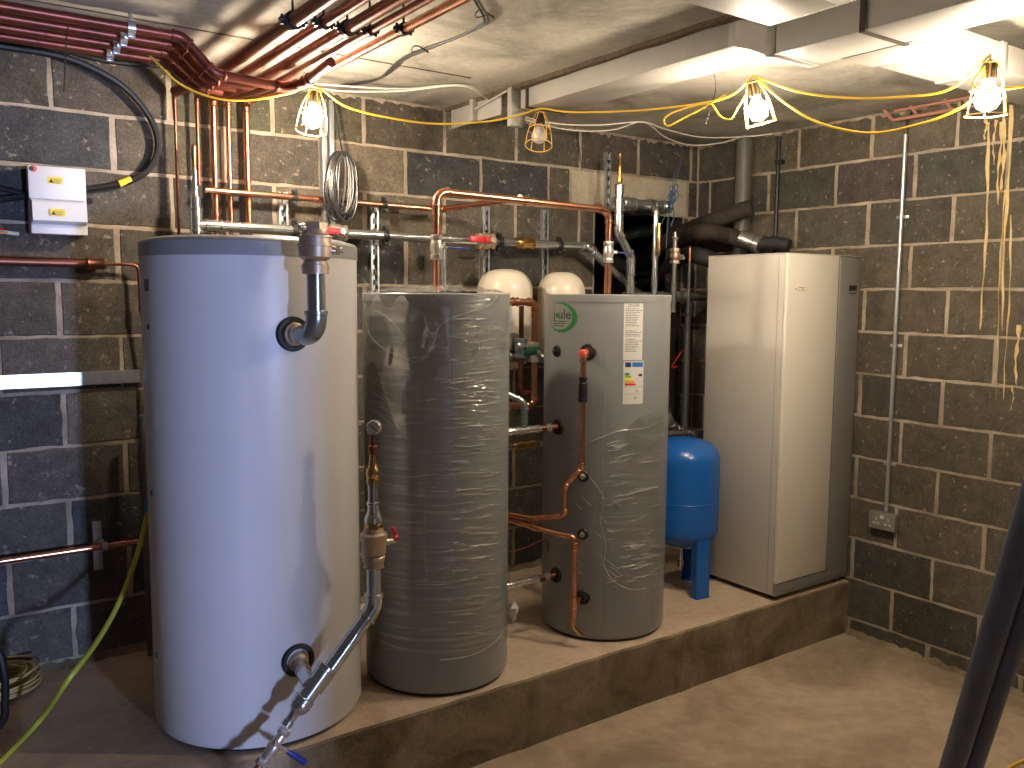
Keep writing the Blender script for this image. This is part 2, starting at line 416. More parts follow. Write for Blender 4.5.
blockwall('wall_back', (XL, 0, 0), (1, 0, 0), -XL, {0: (.38+5.5) % .45, 1: (.155+5.5) % .45}, [(OPX0-XL, OPX1-XL, .29, OPZ)], back_tint)
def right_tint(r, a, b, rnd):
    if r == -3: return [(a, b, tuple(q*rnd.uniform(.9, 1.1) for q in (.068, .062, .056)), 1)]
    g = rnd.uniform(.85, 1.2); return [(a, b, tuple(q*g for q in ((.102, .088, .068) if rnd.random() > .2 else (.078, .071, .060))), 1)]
# right wall runs from the corner towards the camera
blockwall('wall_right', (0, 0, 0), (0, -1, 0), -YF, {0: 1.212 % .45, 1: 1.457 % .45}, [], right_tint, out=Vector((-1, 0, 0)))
blockwall('wall_left', (XL, 0, 0), (0, -1, 0), -YF, {0: .1, 1: .325}, [], None, out=Vector((1, 0, 0)))
# wall behind the photographer with the doorway the daylight comes through
blockwall('wall_front', (XL, YF, 0), (1, 0, 0), -XL, {0: .1, 1: .325}, [(-3.95-XL, -2.87-XL, 0, 2.25)], None, out=Vector((0, 1, 0)))

bm = bmesh.new(); box(bm, (XL, YF-.3, -.1), (0, YS+.3, 0)); struct('floor', bm, M['floor'])
bm = bmesh.new()
# plinth with a slightly uneven cast edge
nx = 60; rows = []
for i in range(nx+1):
    x = XL+(-XL)*i/nx; j = random.gauss(0, .0025)
    rows.append([bm.verts.new((x, YS+random.gauss(0, .002), 0)), bm.verts.new((x, YS+j*.6, ZS*.5)), bm.verts.new((x, YS+j, ZS-.008)), bm.verts.new((x, YS+.008+j, ZS)), bm.verts.new((x, 0, ZS))])
for a, b in zip(rows, rows[1:]):
    for k in range(4):
        f = bm.faces.new((a[k], b[k], b[k+1], a[k+1])); f.material_index = 1 if k == 3 else 0
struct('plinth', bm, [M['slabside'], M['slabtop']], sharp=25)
bm = bmesh.new(); box(bm, (XL-.2, YF-.2, ZC), (.2, .25, ZC+.15))
struct('ceiling', bm, M['ceil'])
# shutter board seams on the soffit
bm = bmesh.new()
for y in (-.62, -1.9, -3.1):
    tube(bm, [Vector((XL+.1+i*.3, y+random.gauss(0, .004), ZC)) for i in range(int((-1.9-XL)/.3))], .004, 6)
struct('trim_1', bm, M['umber'])
# rough mortar bedding where the walls meet the soffit
bm = bmesh.new()
def ragged(a, b, n, o):
    a = Vector(a); b = Vector(b); o = Vector(o)
    up = []; dn = []; bk = []
    for i in range(n+1):
        p = a.lerp(b, i/n); h = abs(random.gauss(.012, .008)); w = abs(random.gauss(.010, .006))
        up.append(bm.verts.new(p+o*w+Vector((0, 0, 0)))); dn.append(bm.verts.new(p+o*.004-Vector((0, 0, h)))); bk.append(bm.verts.new(p))
    for i in range(n): bm.faces.new((up[i], up[i+1], dn[i+1], dn[i])); bm.faces.new((dn[i], dn[i+1], bk[i+1], bk[i]))
ragged((XL, -.0005, ZC), (0, -.0005, ZC), 260, (0, -1, 0)); ragged((-.0005, 0, ZC), (-.0005, YF, ZC), 200, (-1, 0, 0))
struct('trim_2', bm, M['mortar'], flat=True)
# mortar fillet at the foot of the walls
bm = bmesh.new()
def foot(a, b, n, o, z):
    a = Vector(a); b = Vector(b); o = Vector(o); R = []
    for i in range(n+1):
        p = a.lerp(b, i/n); p.z = z; w = abs(random.gauss(.03, .008)); h = abs(random.gauss(.02, .006))
        R.append((bm.verts.new(p+Vector((0, 0, h))), bm.verts.new(p+o*w*.5+Vector((0, 0, h*.35))), bm.verts.new(p+o*w)))
    for p, q in zip(R, R[1:]):
        bm.faces.new((p[0], q[0], q[1], p[1])); bm.faces.new((p[1], q[1], q[2], p[2]))
foot((XL, -.004, 0), (OPX0, -.004, 0), 150, Vector((0, -1, 0)), ZS+.001); foot((-.004, YS, 0), (-.004, YF, 0), 120, Vector((-1, 0, 0)), .001)
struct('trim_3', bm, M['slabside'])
# void behind the opening for the lagged pipes, gloom painted into the walls
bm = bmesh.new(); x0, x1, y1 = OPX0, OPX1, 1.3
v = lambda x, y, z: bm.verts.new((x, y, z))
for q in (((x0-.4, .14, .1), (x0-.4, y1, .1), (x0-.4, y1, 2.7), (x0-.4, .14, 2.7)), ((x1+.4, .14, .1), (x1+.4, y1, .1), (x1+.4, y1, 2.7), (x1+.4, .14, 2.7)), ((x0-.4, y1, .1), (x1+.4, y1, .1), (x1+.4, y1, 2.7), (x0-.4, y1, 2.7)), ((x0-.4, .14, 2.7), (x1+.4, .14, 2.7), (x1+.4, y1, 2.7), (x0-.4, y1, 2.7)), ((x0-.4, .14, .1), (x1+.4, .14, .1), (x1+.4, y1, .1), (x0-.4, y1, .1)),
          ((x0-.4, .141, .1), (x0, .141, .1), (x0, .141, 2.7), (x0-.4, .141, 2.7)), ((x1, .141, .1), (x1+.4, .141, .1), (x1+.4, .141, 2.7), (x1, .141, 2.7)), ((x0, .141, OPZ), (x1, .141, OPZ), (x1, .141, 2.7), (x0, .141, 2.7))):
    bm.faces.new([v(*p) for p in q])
struct('wall_recess', bm, mat('duct void blockwork with painted shade', (.022, .018, .015), .9), flat=True)

# drips of residue down the right wall
for i, (px, y0, y1, w) in enumerate([(990, 122, 330, 4.2), (1001, 122, 205, 4), (1011, 105, 330, 4.5), (1005, 112, 190, 6), (1012, 215, 400, 2.6), (1018, 325, 385, 5), (1004, 190, 400, 2), (1013, 385, 410, 2), (995, 120, 165, 3), (986, 118, 140, 4)]):
    bm = bmesh.new(); L0 = []; n = 40; ph = random.random()*6
    for k in range(n+1):
        t = k/n; yy = y0+(y1-y0)*t; xx = px-(yy-y0)*.035*1.2+1.0*math.sin(ph+t*7)+.35*math.sin(t*31+ph)
        ww = w*.5*(1-.55*t)*(.75+.35*math.sin(t*17+ph)) if t < 1 else .2
        a = H(xx-ww, yy, 'x', -.0036); b = H(xx+ww, yy, 'x', -.0036); c = H(xx, yy, 'x', -.0062)
        L0.append((bm.verts.new(a), bm.verts.new(c), bm.verts.new(b)))
    for p, q in zip(L0, L0[1:]):
        bm.faces.new((p[0], p[1], q[1], q[0])); bm.faces.new((p[1], p[2], q[2], q[1]))
    o = obj('residue_drip', bm, M['frost'], bpy.data.objects['wall_right'])

# ------------------------------------------------------------------ cylinders
def dirc(c, r, px, py):
    """point and outward normal where the line of sight meets a vertical cylinder"""
    d = ray(px, py); ox, oy = CP.x-c[0], CP.y-c[1]; a = d.x**2+d.y**2; b = ox*d.x+oy*d.y; k = ox*ox+oy*oy-r*r
    t = (-b-math.sqrt(max(b*b-a*k, 0)))/a; p = CP+d*t; return p, Vector(((p.x-c[0])/r, (p.y-c[1])/r, 0))
def curved(bm, c, r, th0, z0, polys, off=.0008, mi=None):
    """polys given as (arc length right of th0, height above z0) laid on a cylinder"""
    for pl in polys:
        vs = []
        for s, z in pl:
            a = th0+s/r; vs.append(bm.verts.new((c[0]+(r+off)*math.cos(a), c[1]+(r+off)*math.sin(a), z0+z)))
        try: bm.faces.new(vs)
        except ValueError: pass
def gridpoly(x0, x1, z0, z1, n=8):
    return [[(x0+(x1-x0)*i/n, z0), (x0+(x1-x0)*(i+1)/n, z0), (x0+(x1-x0)*(i+1)/n, z1), (x0+(x1-x0)*i/n, z1)] for i in range(n)]
def text_polys(s, size, align='CENTER'):
    cu = bpy.data.curves.new('lettering', 'FONT'); cu.body = s; cu.size = size; cu.align_x = align; cu.resolution_u = 3; cu.fill_mode = 'BOTH'
    o = bpy.data.objects.new('lettering', cu); COL.objects.link(o); bpy.context.view_layer.update()
    me = o.evaluated_get(bpy.context.evaluated_depsgraph_get()).to_mesh()
    out = [[(me.vertices[i].co.x, me.vertices[i].co.y) for i in p.vertices] for p in me.polygons]
    o.to_mesh_clear(); bpy.data.objects.remove(o); bpy.data.curves.remove(cu); return out

WC, WR = (-3.152, -.805), .3734
G1C, G1R = (-2.431, -.886), .2929
G2C, G2R = (-1.506, -.868), .2911

# big white tank
wt = thing('buffer_tank', 'big white cylindrical tank with a grey lid at the left', 'water tank', (WC[0], WC[1], ZS))
part('base_ring', M['black'], wt, lathe, (WC[0], WC[1], ZS+.001), (0, 0, 1), [(0, WR-.03), (.02, WR-.025)], 64)
part('jacket', M['white'], wt, lathe, (WC[0], WC[1], ZS+.014), (0, 0, 1), [(0, WR-.02), (.004, WR-.008), (.02, WR), (1.965-ZS-.014, WR), (1.966-ZS-.014, WR-.02)], 96)
part('lid', M['grey'], wt, lathe, (WC[0], WC[1], 1.964), (0, 0, 1), [(0, WR-.01), (0, WR+.003), (.046, WR+.002), (.055, WR-.006), (.066, WR-.045), (.069, .0)], 96)
for py in (334, 660):
    p, n = dirc(WC, WR, 293 if py < 400 else 298, py)
    o = part('port_collar', M['rubber'], wt, lathe, p-n*.03, n, [(0, .058), (.034, .058), (.040, .054), (.040, .043), (.034, .040), (.02, .040)], 32)
p, n = dirc(WC, WR, 147.6, 285)
a0 = math.atan2(n.y, n.x)
bm = bmesh.new(); curved(bm, WC, WR, a0, p.z-.02, gridpoly(-.03, .012, 0, .04, 4), .001); obj('rating_plate', bm, M['print'], wt)
for q in ((147.5, 327), (151, 493), (156, 655)):
    p, n = dirc(WC, WR, q[0]+1, q[1]); part('plug', M['black'], wt, lathe, p-n*.005, n, [(0, .009), (.008, .009), (.009, .006)], 12)

# upper outlet assembly on the white tank
p, n = dirc(WC, WR, 293, 334); out = Vector((0.02, -1, 0)).normalized(); pl = p+out*.135
root = thing('outlet_pipe', 'steel elbow and bronze valve rising from the upper port of the white tank', 'pipe', p)
A = HP(316.5, 337, pl, out); A.z = p.z; B = HP(314.5, 240, pl, out); B.x = A.x; B.y = A.y
r = .030
C2 = Vector((A.x, A.y, H(316, 282, 'y', A.y).z))
# stub
st = Vector((p.x, p.y, p.z)); tgt = Vector((A.x, A.y, p.z))
path, arcs = fillet([st-out*.03, tgt, Vector((A.x, A.y, B.z-.01))], .058, 8)
bm = bmesh.new(); tube(bm, path, r, 20); obj('tube', bm, M['steel'], root)
bm = bmesh.new(); arc = arcs[0]; tube(bm, [arc[0]-(arc[1]-arc[0]).normalized()*.012]+arc+[arc[-1]+Vector((0, 0, .02))], r*1.12, 20)
lathe(bm, arc[-1]+Vector((0, 0, .014)), (0, 0, 1), [(-.008, r*1.1), (-.005, r*1.25), (.006, r*1.25), (.008, r*1.1)], 20)
obj('elbow', bm, M['darksteel'], root)
dd = (tgt-st).normalized()
part('union_nut', M['bronze'], root, lathe, st-dd*.015, dd, [(0, r*1.3), (.03, r*1.3), (.034, r*1.1), (.05, r*1.1)], 20)
zt = lambda py: H(314, py, 'y', A.y).z
bm = bmesh.new(); lathe(bm, (A.x, A.y, zt(274)), (0, 0, 1), [(0, r*1.15), (0, r*1.42), (.028, r*1.48), (.03, r*1.3), (.038, r*1.3), (.038, r*1.1)], 12); obj('union_nut', bm, M['bronze'], root)
zb, ztp = zt(264), zt(229)
hv = ztp-zb
part('valve_body', M['bronze'], root, lathe, (A.x, A.y, zb), (0, 0, 1), [(0, r*1.05), (hv*.08, r*1.12), (hv*.14, r*1.45), (hv*.20, r*1.68), (hv*.50, r*1.72), (hv*.51, r*1.84), (hv*.57, r*1.84), (hv*.58, r*1.66), (hv*.74, r*1.66), (hv*.75, r*1.78), (hv*.80, r*1.78), (hv*.82, r*1.5), (hv*.90, r*1.3), (hv, r*1.25)], 30)
vx = Vector((A.x, A.y, zt(250)))
bm = bmesh.new(); q = Vector((.85, -.2, 0)).normalized(); lathe(bm, vx+q*r*1.4, q, [(0, .014), (.02, .014), (.02, .009), (.045, .009)], 12); hexnut(bm, vx+q*(r*1.4+.03), q, .017, .012); obj('valve_stem', bm, M['nickel'], root)
bm = bmesh.new(); hexnut(bm, (A.x, A.y, zt(226)), (0, 0, 1), r*1.3, .026); obj('plug_cap', bm, M['bronze'], root)
bm = bmesh.new(); q = Vector((-.95, -.2, 0)).normalized(); lathe(bm, Vector((A.x, A.y, zt(228)))+q*.02, q, [(0, .012), (.03, .012), (.03, .009), (.036, .009)], 12); obj('bleed_nipple', bm, M['nickel'], root)

# lower assembly: gauge, valve, sloping pipe and tee
p, n = dirc(WC, WR, 298, 661); n = Vector((0.02, -1, 0)).normalized(); pl = p+n*.14
Q = lambda x, y: HP(x, y, pl, n)
root = thing('return_pipe', 'steel pipe with gauge and red valve bending down across the white tank foot', 'pipe', Q(262, 768))
S1, S2, S3, S4 = Q(373.5, 562), Q(374.5, 607), Q(315, 690), Q(297, 717)
S1.x = S2.x = (S1.x+S2.x)/2; S1.y = S2.y = (S1.y+S2.y)/2
dg = (S3-S2).normalized()
path, arcs = fillet([S1, S2, S3], .06, 8)
bm = bmesh.new(); tube(bm, path, .0255, 20); obj('tube', bm, M['steel'], root)
arc = arcs[0]; t0 = (arc[0]-arc[1]).normalized(); t1 = (arc[-1]-arc[-2]).normalized()
bm = bmesh.new(); tube(bm, [arc[0]+t0*.03]+arc+[arc[-1]+t1*.025], .029, 20)
for pp, tt in ((arc[0], t0), (arc[-1], t1)): lathe(bm, pp+tt*.02, tt, [(-.007, .028), (-.004, .033), (.005, .033), (.007, .028)], 20)
obj('elbow', bm, M['steel'], root)
T0 = Q(328, 666); T1 = Q(302, 703); Tm = Q(314, 683.0); ll = (T1-T0).length
bm = bmesh.new()
lathe(bm, T0, dg, [(0, .028), (.002, .034), (.014, .034), (.018, .030), (ll-.02, .030), (ll-.016, .035), (ll-.004, .035), (ll, .028)], 20)
Tp = Q(310, 684); tube(bm, [p-n*.03+Vector((0, 0, 0)), Vector((Tp.x, Tp.y, Tp.z))], .024, 18)
obj('tee', bm, M['steel'], root)
bm = bmesh.new(); dd = (Tp-p).normalized(); lathe(bm, p-dd*.02, dd, [(0, .034), (.035, .034), (.04, .028), (.06, .028)], 18); lathe(bm, p+dd*.062, dd, [(0, .027), (.012, .027)], 18); obj('union_nut', bm, M['bronze'], root)
U0 = T1; U1 = Q(287, 727); l = (U1-U0).length
part('reducer', M['steel'], root, lathe, U0-dg*.005, dg, [(0, .031), (l*.15, .034), (l*.35, .028), (l*.5, .017), (l*.8, .015), (l*.82, .018), (l*1.05, .018)], 18)
V0 = Q(284, 732); V1 = Q(262, 762)
bm = bmesh.new(); vm = (V0+V1)/2; l = (V1-V0).length; hexnut(bm, V0, dg, .021, .022); lathe(bm, V0, dg, [(0, .014), (l*.3, .017), (l*.5, .022), (l*.7, .017), (l, .014)], 18); hexnut(bm, V1, dg, .021, .022)
vb = obj('drain_valve', bm, M['nickel'], root)
h0 = Q(274, 741); h1 = Q(304, 760); hd = (h1-h0).normalized()
bm = bmesh.new(); tube(bm, [h0-n*(-.02)+n*0, h0+n*.03], .009, 10); tube(bm, [h0+n*.028, h0+n*.028+hd*.05], .006, 8); obj('valve_stem', bm, M['nickel'], vb)
bm = bmesh.new(); tube(bm, [h0+n*.028+hd*.045, h0+n*.03+hd*.06, h0+n*.03+hd*.125], [.007, .010, .0115], 12); obj('lever_handle', bm, M['bluehandle'], vb)
part('copper_tail', M['copper'], root, tube, [V1, V1+dg*.16, V1+dg*.30], .0125, 16)
# valve body on the upright
zq = lambda py: Q(374, py).z
bx, by = S1.x, S1.y
bm = bmesh.new(); a, b = zq(568), zq(528); hgt = b-a
lathe(bm, (bx, by, a), (0, 0, 1), [(0, .028), (hgt*.03, .034), (hgt*.18, .034), (hgt*.20, .038), (hgt*.30, .038), (hgt*.33, .034), (hgt*.38, .041), (hgt*.66, .042), (hgt*.70, .046), (hgt*.86, .046), (hgt*.90, .036), (hgt, .032)], 28)
vb = obj('gate_valve', bm, M['bronze'], root)
q = (Q(400, 541)-Vector((bx, by, zq(543)))); q.z = 0; q.normalize()
bm = bmesh.new(); lathe(bm, Vector((bx, by, zq(544)))+q*.035, q, [(0, .013), (.02, .013), (.02, .009), (.05, .009)], 12); obj('valve_stem', bm, M['nickel'], vb)
bm = bmesh.new(); c0 = Vector((bx, by, zq(540)))+q*.083; tube(bm, [c0+Vector((0, 0, -.015)), c0+Vector((0, 0, .005)), c0+Vector((0, 0, .035))-q*.012], [.009, .008, .006], 10); lathe(bm, c0-q*.006+Vector((0, 0, -.006)), q, [(0, .013), (.012, .013)], 14); obj('lever_handle', bm, M['redhandle'], vb)
bm = bmesh.new(); hexnut(bm, (bx, by, zq(526)), (0, 0, 1), .031, .02); obj('union_nut', bm, M['brass'], root)
part('reducer', M['chrome'], root, lathe, (bx, by, zq(523)), (0, 0, 1), [(0, .026), (.004, .030), (.018, .030), (.03, .024), (.045, .019), (.06, .019), (.064, .023), (.072, .023), (.075, .018)], 20)
part('upper_tube', M['steel'], root, tube, [Vector((bx, by, zq(508))), Vector((bx, by, zq(480)))], .0175, 18)
part('check_valve', M['brass'], root, lathe, (bx, by, zq(484)), (0, 0, 1), [(0, .018), (.0, .022), (.014, .023), (.022, .020), (.030, .024), (.05, .023), (.06, .016), (.08, .013), (.10, .012)], 14)
part('gauge_stem', M['dullcopper'], root, lathe, (bx, by, zq(458)), (0, 0, 1), [(-.02, .011), (.025, .011), (.025, .016), (.04, .016), (.045, .010), (.06, .010), (.06, .007), (.10, .007)], 14)
gc = Q(376.5, 427); gc.x = bx+.006; gn = (CP-gc); gn.z = 0; gn.normalize(); gn = (gn+Vector((-.3, 0, 0))).normalized()
g = part('pressure_gauge', M['nickel'], root, lathe, gc-gn*.014, gn, [(0, .021), (.004, .0245), (.024, .0245), (.027, .022)], 28)
part('dial', M['label'], g, lathe, gc+gn*.0135, gn, [(0, .0215), (.0008, .0215)], 28)
x_, y_, _ = frame(gn)
bm = bmesh.new(); tube(bm, [gc+gn*.0155+(x_-y_)*.010, gc+gn*.0155-(x_-y_)*.010], .0016, 6)
for k in range(9):
    a = PI*.75+k*PI*1.5/8+PI/2; dv = Vector((0, 0, 1))*math.sin(a)+gn.cross(Vector((0, 0, 1)))*math.cos(a); tube(bm, [gc+gn*.0152+dv*.016, gc+gn*.0152+dv*.0195], .0008, 4)
obj('needle', bm, M['ink'], g)

# grey tanks
def grey_tank(c, R, label, z1=1.848):
    t = thing('hot_water_cylinder', label, 'water tank', (c[0], c[1], ZS), None)
    part('base_ring', M['black'], t, lathe, (c[0], c[1], ZS+.001), (0, 0, 1), [(0, R-.014), (.016, R-.012)], 64)
    part('jacket', M['jacket'], t, lathe, (c[0], c[1], ZS+.012), (0, 0, 1), [(0, R-.012), (.006, R-.003), (.02, R), (z1-ZS-.045, R), (z1-ZS-.043, R-.01)], 96)
    part('lid', M['jacket'], t, lathe, (c[0], c[1], z1-.034), (0, 0, 1), [(0, R-.004), (0, R+.002), (.03, R+.002), (.034, R-.003), (.036, 0)], 96)
    return t
t1 = grey_tank(G1C, G1R, 'tall grey metal cylinder wrapped in clear film beside the white tank')
t2 = grey_tank(G2C, G2R, 'grey metal cylinder with green round logo and energy label')
# seams on the jackets
for t, c, R, px in ((t1, G1C, G1R, 453), (t1, G1C, G1R, 425), (t2, G2C, G2R, 603)):
    p, n = dirc(c, R, px, 450); part('jacket_seam', M['grey'], t, tube, [p-Vector((0, 0, p.z-.33))+n*-.0005, Vector((p.x, p.y, 1.80))-n*.0005], .0016, 6)
# ports
ports = {}
for k, (px, py, rr) in dict(a=(558, 427, .036), b=(588, 352, .036), c=(557, 351, .026), d=(583.5, 476, .026), e=(583, 534, .026), f=(583, 597, .034), g=(556, 575, .036)).items():
    p, n = dirc(G2C, G2R, px, py); ports[k] = (p, n)
    o = part('port_collar', M['rubber'], t2, lathe, p-n*.02, n, [(0, rr), (.024, rr), (.029, rr-.004), (.029, rr*.62), (.024, rr*.58), (.012, rr*.58)], 26)
    if k in 'cde': part('port_plug', M['nickel'] if k != 'c' else M['black'], t2, lathe, p-n*.01, n, [(0, rr*.5), (.028, rr*.5), (.032, rr*.3)], 6)
# logo on the second cylinder
p, n = dirc(G2C, G2R, 561.0, 317.5); th = math.atan2(n.y, n.x); zc = p.z
def vpx(s):   # horizontal size of one pixel at that place
    return s
bm = bmesh.new(); ring = []
K = 48; ao, bo = .092, .066
for i in range(K):
    a, b = 2*PI*i/K, 2*PI*(i+1)/K
    def oi(t):
        ro = (ao*math.cos(t), bo*math.sin(t)); w = .72 if True else 1
        inn = (-.012+ao*.84*math.cos(t), .003+bo*.88*math.sin(t)); return ro, inn
    o1, i1 = oi(a); o2, i2 = oi(b); curved(bm, G2C, G2R, th, zc, [[o1, o2, i2, i1]], .0009)
obj('logo_ring', bm, M['green'], t2)
bm = bmesh.new(); pl_ = [(-.012+ao*.84*math.cos(2*PI*i/K), .003+bo*.88*math.sin(2*PI*i/K)) for i in range(K)]
for i in range(16):
    y0_, y1_ = -1+i/8, -1+(i+1)/8; w0, w1 = math.sqrt(max(1-y0_**2, 0)), math.sqrt(max(1-y1_**2, 0))
    for j in range(8):
        u0, u1 = -1+j/4, -1+(j+1)/4; q = [(-.012+ao*.84*w_*u_, .003+bo*.88*y_) for u_, w_, y_ in ((u0, w0, y0_), (u1, w0, y0_), (u1, w1, y1_), (u0, w1, y1_))]
        curved(bm, G2C, G2R, th, zc, [q], .0006)
obj('logo_disc', bm, mat('pale grey logo ground', (.24, .25, .23), .45), t2)
bm = bmesh.new(); T = text_polys('j ule', .060)
curved(bm, G2C, G2R, th, zc, [[(.004+x*1.12, -.005+y) for x, y in pl2] for pl2 in T], .0012)
for k in range(3): curved(bm, G2C, G2R, th, zc, gridpoly(-.06+.004*k, .035-.008*k, -.018-.010*k, -.015-.010*k, 5), .0012)
obj('logo_lettering', bm, M['ink'], t2)
bm = bmesh.new(); curved(bm, G2C, G2R, th, zc, [[(-.026+.012*math.cos(2*PI*i/20), .009+.011*math.sin(2*PI*i/20)) for i in range(20)]], .0012)
obj('logo_dot', bm, M['green'], t2)
# paper strip label
def lab(px0, px1, pya, pyb):
    pa, na = dirc(G2C, G2R, px0, (pya+pyb)/2); pb, nb = dirc(G2C, G2R, px1, (pya+pyb)/2)
    ta, tb = math.atan2(na.y, na.x), math.atan2(nb.y, nb.x); c, R = G2C, G2R
    zt_ = dirc(c, R, (px0+px1)/2, pya)[0].z; zb_ = dirc(c, R, (px0+px1)/2, pyb)[0].z
    return ta, (tb-ta)*R, zb_, zt_-zb_
ta, w, zb, hh = lab(623.5, 642.5, 303.5, 360)
bm = bmesh.new(); curved(bm, G2C, G2R, ta, zb, gridpoly(0, w, 0, hh, 6), .001); sl = obj('text_label', bm, M['label'], t2)
bm = bmesh.new(); rnd = random.Random(4)
for k in range(26):
    z = hh*.90-k*hh*.030
    if k in (11, 12, 17): continue
    x = w*.10
    while x < w*(.55+.35*rnd.random()):
        l = w*rnd.uniform(.06, .16); curved(bm, G2C, G2R, ta, zb, gridpoly(x, min(x+l, w*.93), z, z+hh*.012, 1), .0014); x += l+w*.025
T = text_polys('joule', .028); curved(bm, G2C, G2R, ta, zb, [[(w*.5+x, hh*.94+y) for x, y in q] for q in T], .0014)
obj('label_print', bm, M['print'], sl)
ta, w, zb, hh = lab(623, 643, 361, 404)
bm = bmesh.new(); curved(bm, G2C, G2R, ta, zb, gridpoly(0, w, 0, hh, 6), .0014); el = obj('energy_label', bm, M['label'], t2)
def pl(name, m, polys): bm = bmesh.new(); curved(bm, G2C, G2R, ta, zb, polys, .0020); obj(name, bm, m, el)
pl('label_header', M['e_b'], gridpoly(w*.42, w*.95, hh*.86, hh*.97, 3)); pl('label_flag', M['e_db'], gridpoly(w*.08, w*.36, hh*.86, hh*.97, 2))
for k, m in enumerate(('e_g', 'e_lg', 'e_y', 'e_o', 'e_r')):
    z = hh*(.68-.062*k); pl('rating_bar', M[m], gridpoly(w*.08, w*(.26+.08*k), z, z+hh*.05, 3)+[[(w*(.26+.08*k), z), (w*(.31+.08*k), z+hh*.025), (w*(.26+.08*k), z+hh*.05)]])
pl('rating_arrow', M['ink'], [[(w*.72, hh*.67), (w*.78, hh*.70), (w*.92, hh*.70), (w*.92, hh*.64), (w*.78, hh*.64)]])
T = text_polys('45', hh*.07); T2 = text_polys('191', hh*.07)
pl('label_figures', M['ink'], [[(w*.68+x, hh*.28+y) for x, y in q] for q in T]+[[(w*.60+x, hh*.12+y) for x, y in q] for q in T2]+gridpoly(w*.05, w*.95, hh*.23, hh*.235, 3)+gridpoly(w*.05, w*.95, hh*.40, hh*.405, 3))

# clear film on the grey tanks: a thin crumpled shell
def film(c, R, t0, t1, zlo, zhi, name, parent, m, amp=.004, nt=110, nz=170, seed=1, fold=0):
    rnd = np.random.RandomState(seed); bm = bmesh.new(); G = []
    ph = rnd.rand(12)*6.28
    for i in range(nz+1):
        row = []
        for j in range(nt+1):
            u = j/nt; a = t0+(t1-t0)*u; lo, hi = zlo(u), zhi(u); z = lo+(hi-lo)*i/nz
            w = math.sin(z*150+5*math.sin(a*2.3+ph[0])+a*4+3*math.sin(z*17))*.25+math.sin(z*67-a*7+ph[1]+3*math.sin(z*9))*.4
            w2 = math.sin(a*13+z*6+ph[2])*math.sin(z*11+ph[3]-a*3)
            rr = R+.0045+amp*(.35*w*(.5+.5*math.sin(a*5+z*13+ph[4]))+.5*max(w2, 0)**2)
            if fold: rr += fold*max(0, math.sin(a*9+z*14+ph[5])+math.sin(z*21-a*14+ph[6])-1.0)
            row.append(bm.verts.new((c[0]+rr*math.cos(a), c[1]+rr*math.sin(a), z)))
        G.append(row)
    for a, b in zip(G, G[1:]):
        for j in range(nt): bm.faces.new((a[j], a[j+1], b[j+1], b[j]))
    return obj(name, bm, m, parent, sharp=180)
film(G1C, G1R, -PI*1.05, PI*.12, lambda u: .43+.03*math.sin(u*7)+.05*u, lambda u: 1.855-.02*math.sin(u*9)**2, 'stretch_film', t1, M['film'], seed=3)
film(G1C, G1R+.008, -PI*1.05, -PI*.62, lambda u: 1.45+.13*math.sin(u*8), lambda u: 1.84-.05*math.sin(u*11)**2, 'loose_film', t1, M['film2'], .006, 60, 60, 5, .010)
film(G1C, G1R+.006, -PI*.52, -PI*.08, lambda u: 1.60+.16*u+.05*math.sin(u*9), lambda u: 1.68+.17*u+.03*math.sin(u*12), 'loose_film', t1, M['film2'], .006, 60, 30, 8, .009)
film(G1C, G1R+.005, -PI*.20, PI*.10, lambda u: .47+.02*math.sin(u*14), lambda u: .62+.30*u, 'loose_film', t1, M['film2'], .006, 40, 40, 9, .012)
# film bunched on top of the first cylinder
bm = bmesh.new(); rnd = random.Random(12); G = []
for i in range(17):
    row = []
    for j in range(17):
        x = (i/16-.5)*.50; y = (j/16-.5)*.44; e = 1-min(1, math.hypot(x/.28, y/.26))
        row.append(bm.verts.new((G1C[0]+.02+x+rnd.gauss(0, .006), G1C[1]+.02+y+rnd.gauss(0, .006), 1.8515+max(0, e)**.5*abs(rnd.gauss(.018, .014)))))
    G.append(row)
for a, b in zip(G, G[1:]):
    for j in range(16): bm.faces.new((a[j], a[j+1], b[j+1], b[j]))
obj('bunched_film', bm, M['film2'], t1, sharp=180)
film(G2C, G2R, -PI*.78, PI*.05, lambda u: .50+.06*math.sin(u*5+1)+.10*(1-u)**2*3, lambda u: .98+.42*min(1, u*1.35)+.02*math.sin(u*9), 'stretch_film', t2, M['film'], seed=11)
film(G2C, G2R+.006, -PI*.62, -PI*.12, lambda u: 1.12+.22*u, lambda u: 1.28+.12*u+.02*math.sin(u*8), 'loose_film', t2, M['film2'], .006, 60, 30, 15, .006)
def wrinkles(c, R, pxr, pyr, n, parent, seed, slope=.06):
    rnd = random.Random(seed); bm = bmesh.new()
    for k in range(n):
        px = rnd.uniform(*pxr); py = rnd.uniform(*pyr); L = rnd.choice((8, 12, 18, 30))*rnd.uniform(.6, 1.2); sl = rnd.gauss(slope, .05); pts = []
        for i in range(9):
            x = px+L*(i/8-.5)
            if not pxr[0]-2 < x < pxr[1]+1: continue
            p, nn = dirc(c, R+.009, x, py-sl*L*(i/8-.5)+rnd.gauss(0, .35)); pts.append(p)
        if len(pts) > 3: tube(bm, pts, [.0003]+[rnd.uniform(.0006, .0014) for _ in pts[2:]]+[.0003], 5)
    obj('film_wrinkles', bm, M['wrinkle'], parent)['kind'] = 'stuff'
def crease(c, R, pts, w, parent):
    bm = bmesh.new(); P_ = []
    for i, (x, y) in enumerate(pts): P_.append(dirc(c, R+.008, x, y)[0])
    P_ = smooth(P_, 5); tube(bm, P_, [w*(.5+random.random()) for _ in P_], 6); obj('film_edge', bm, M['wrinkle'], parent)
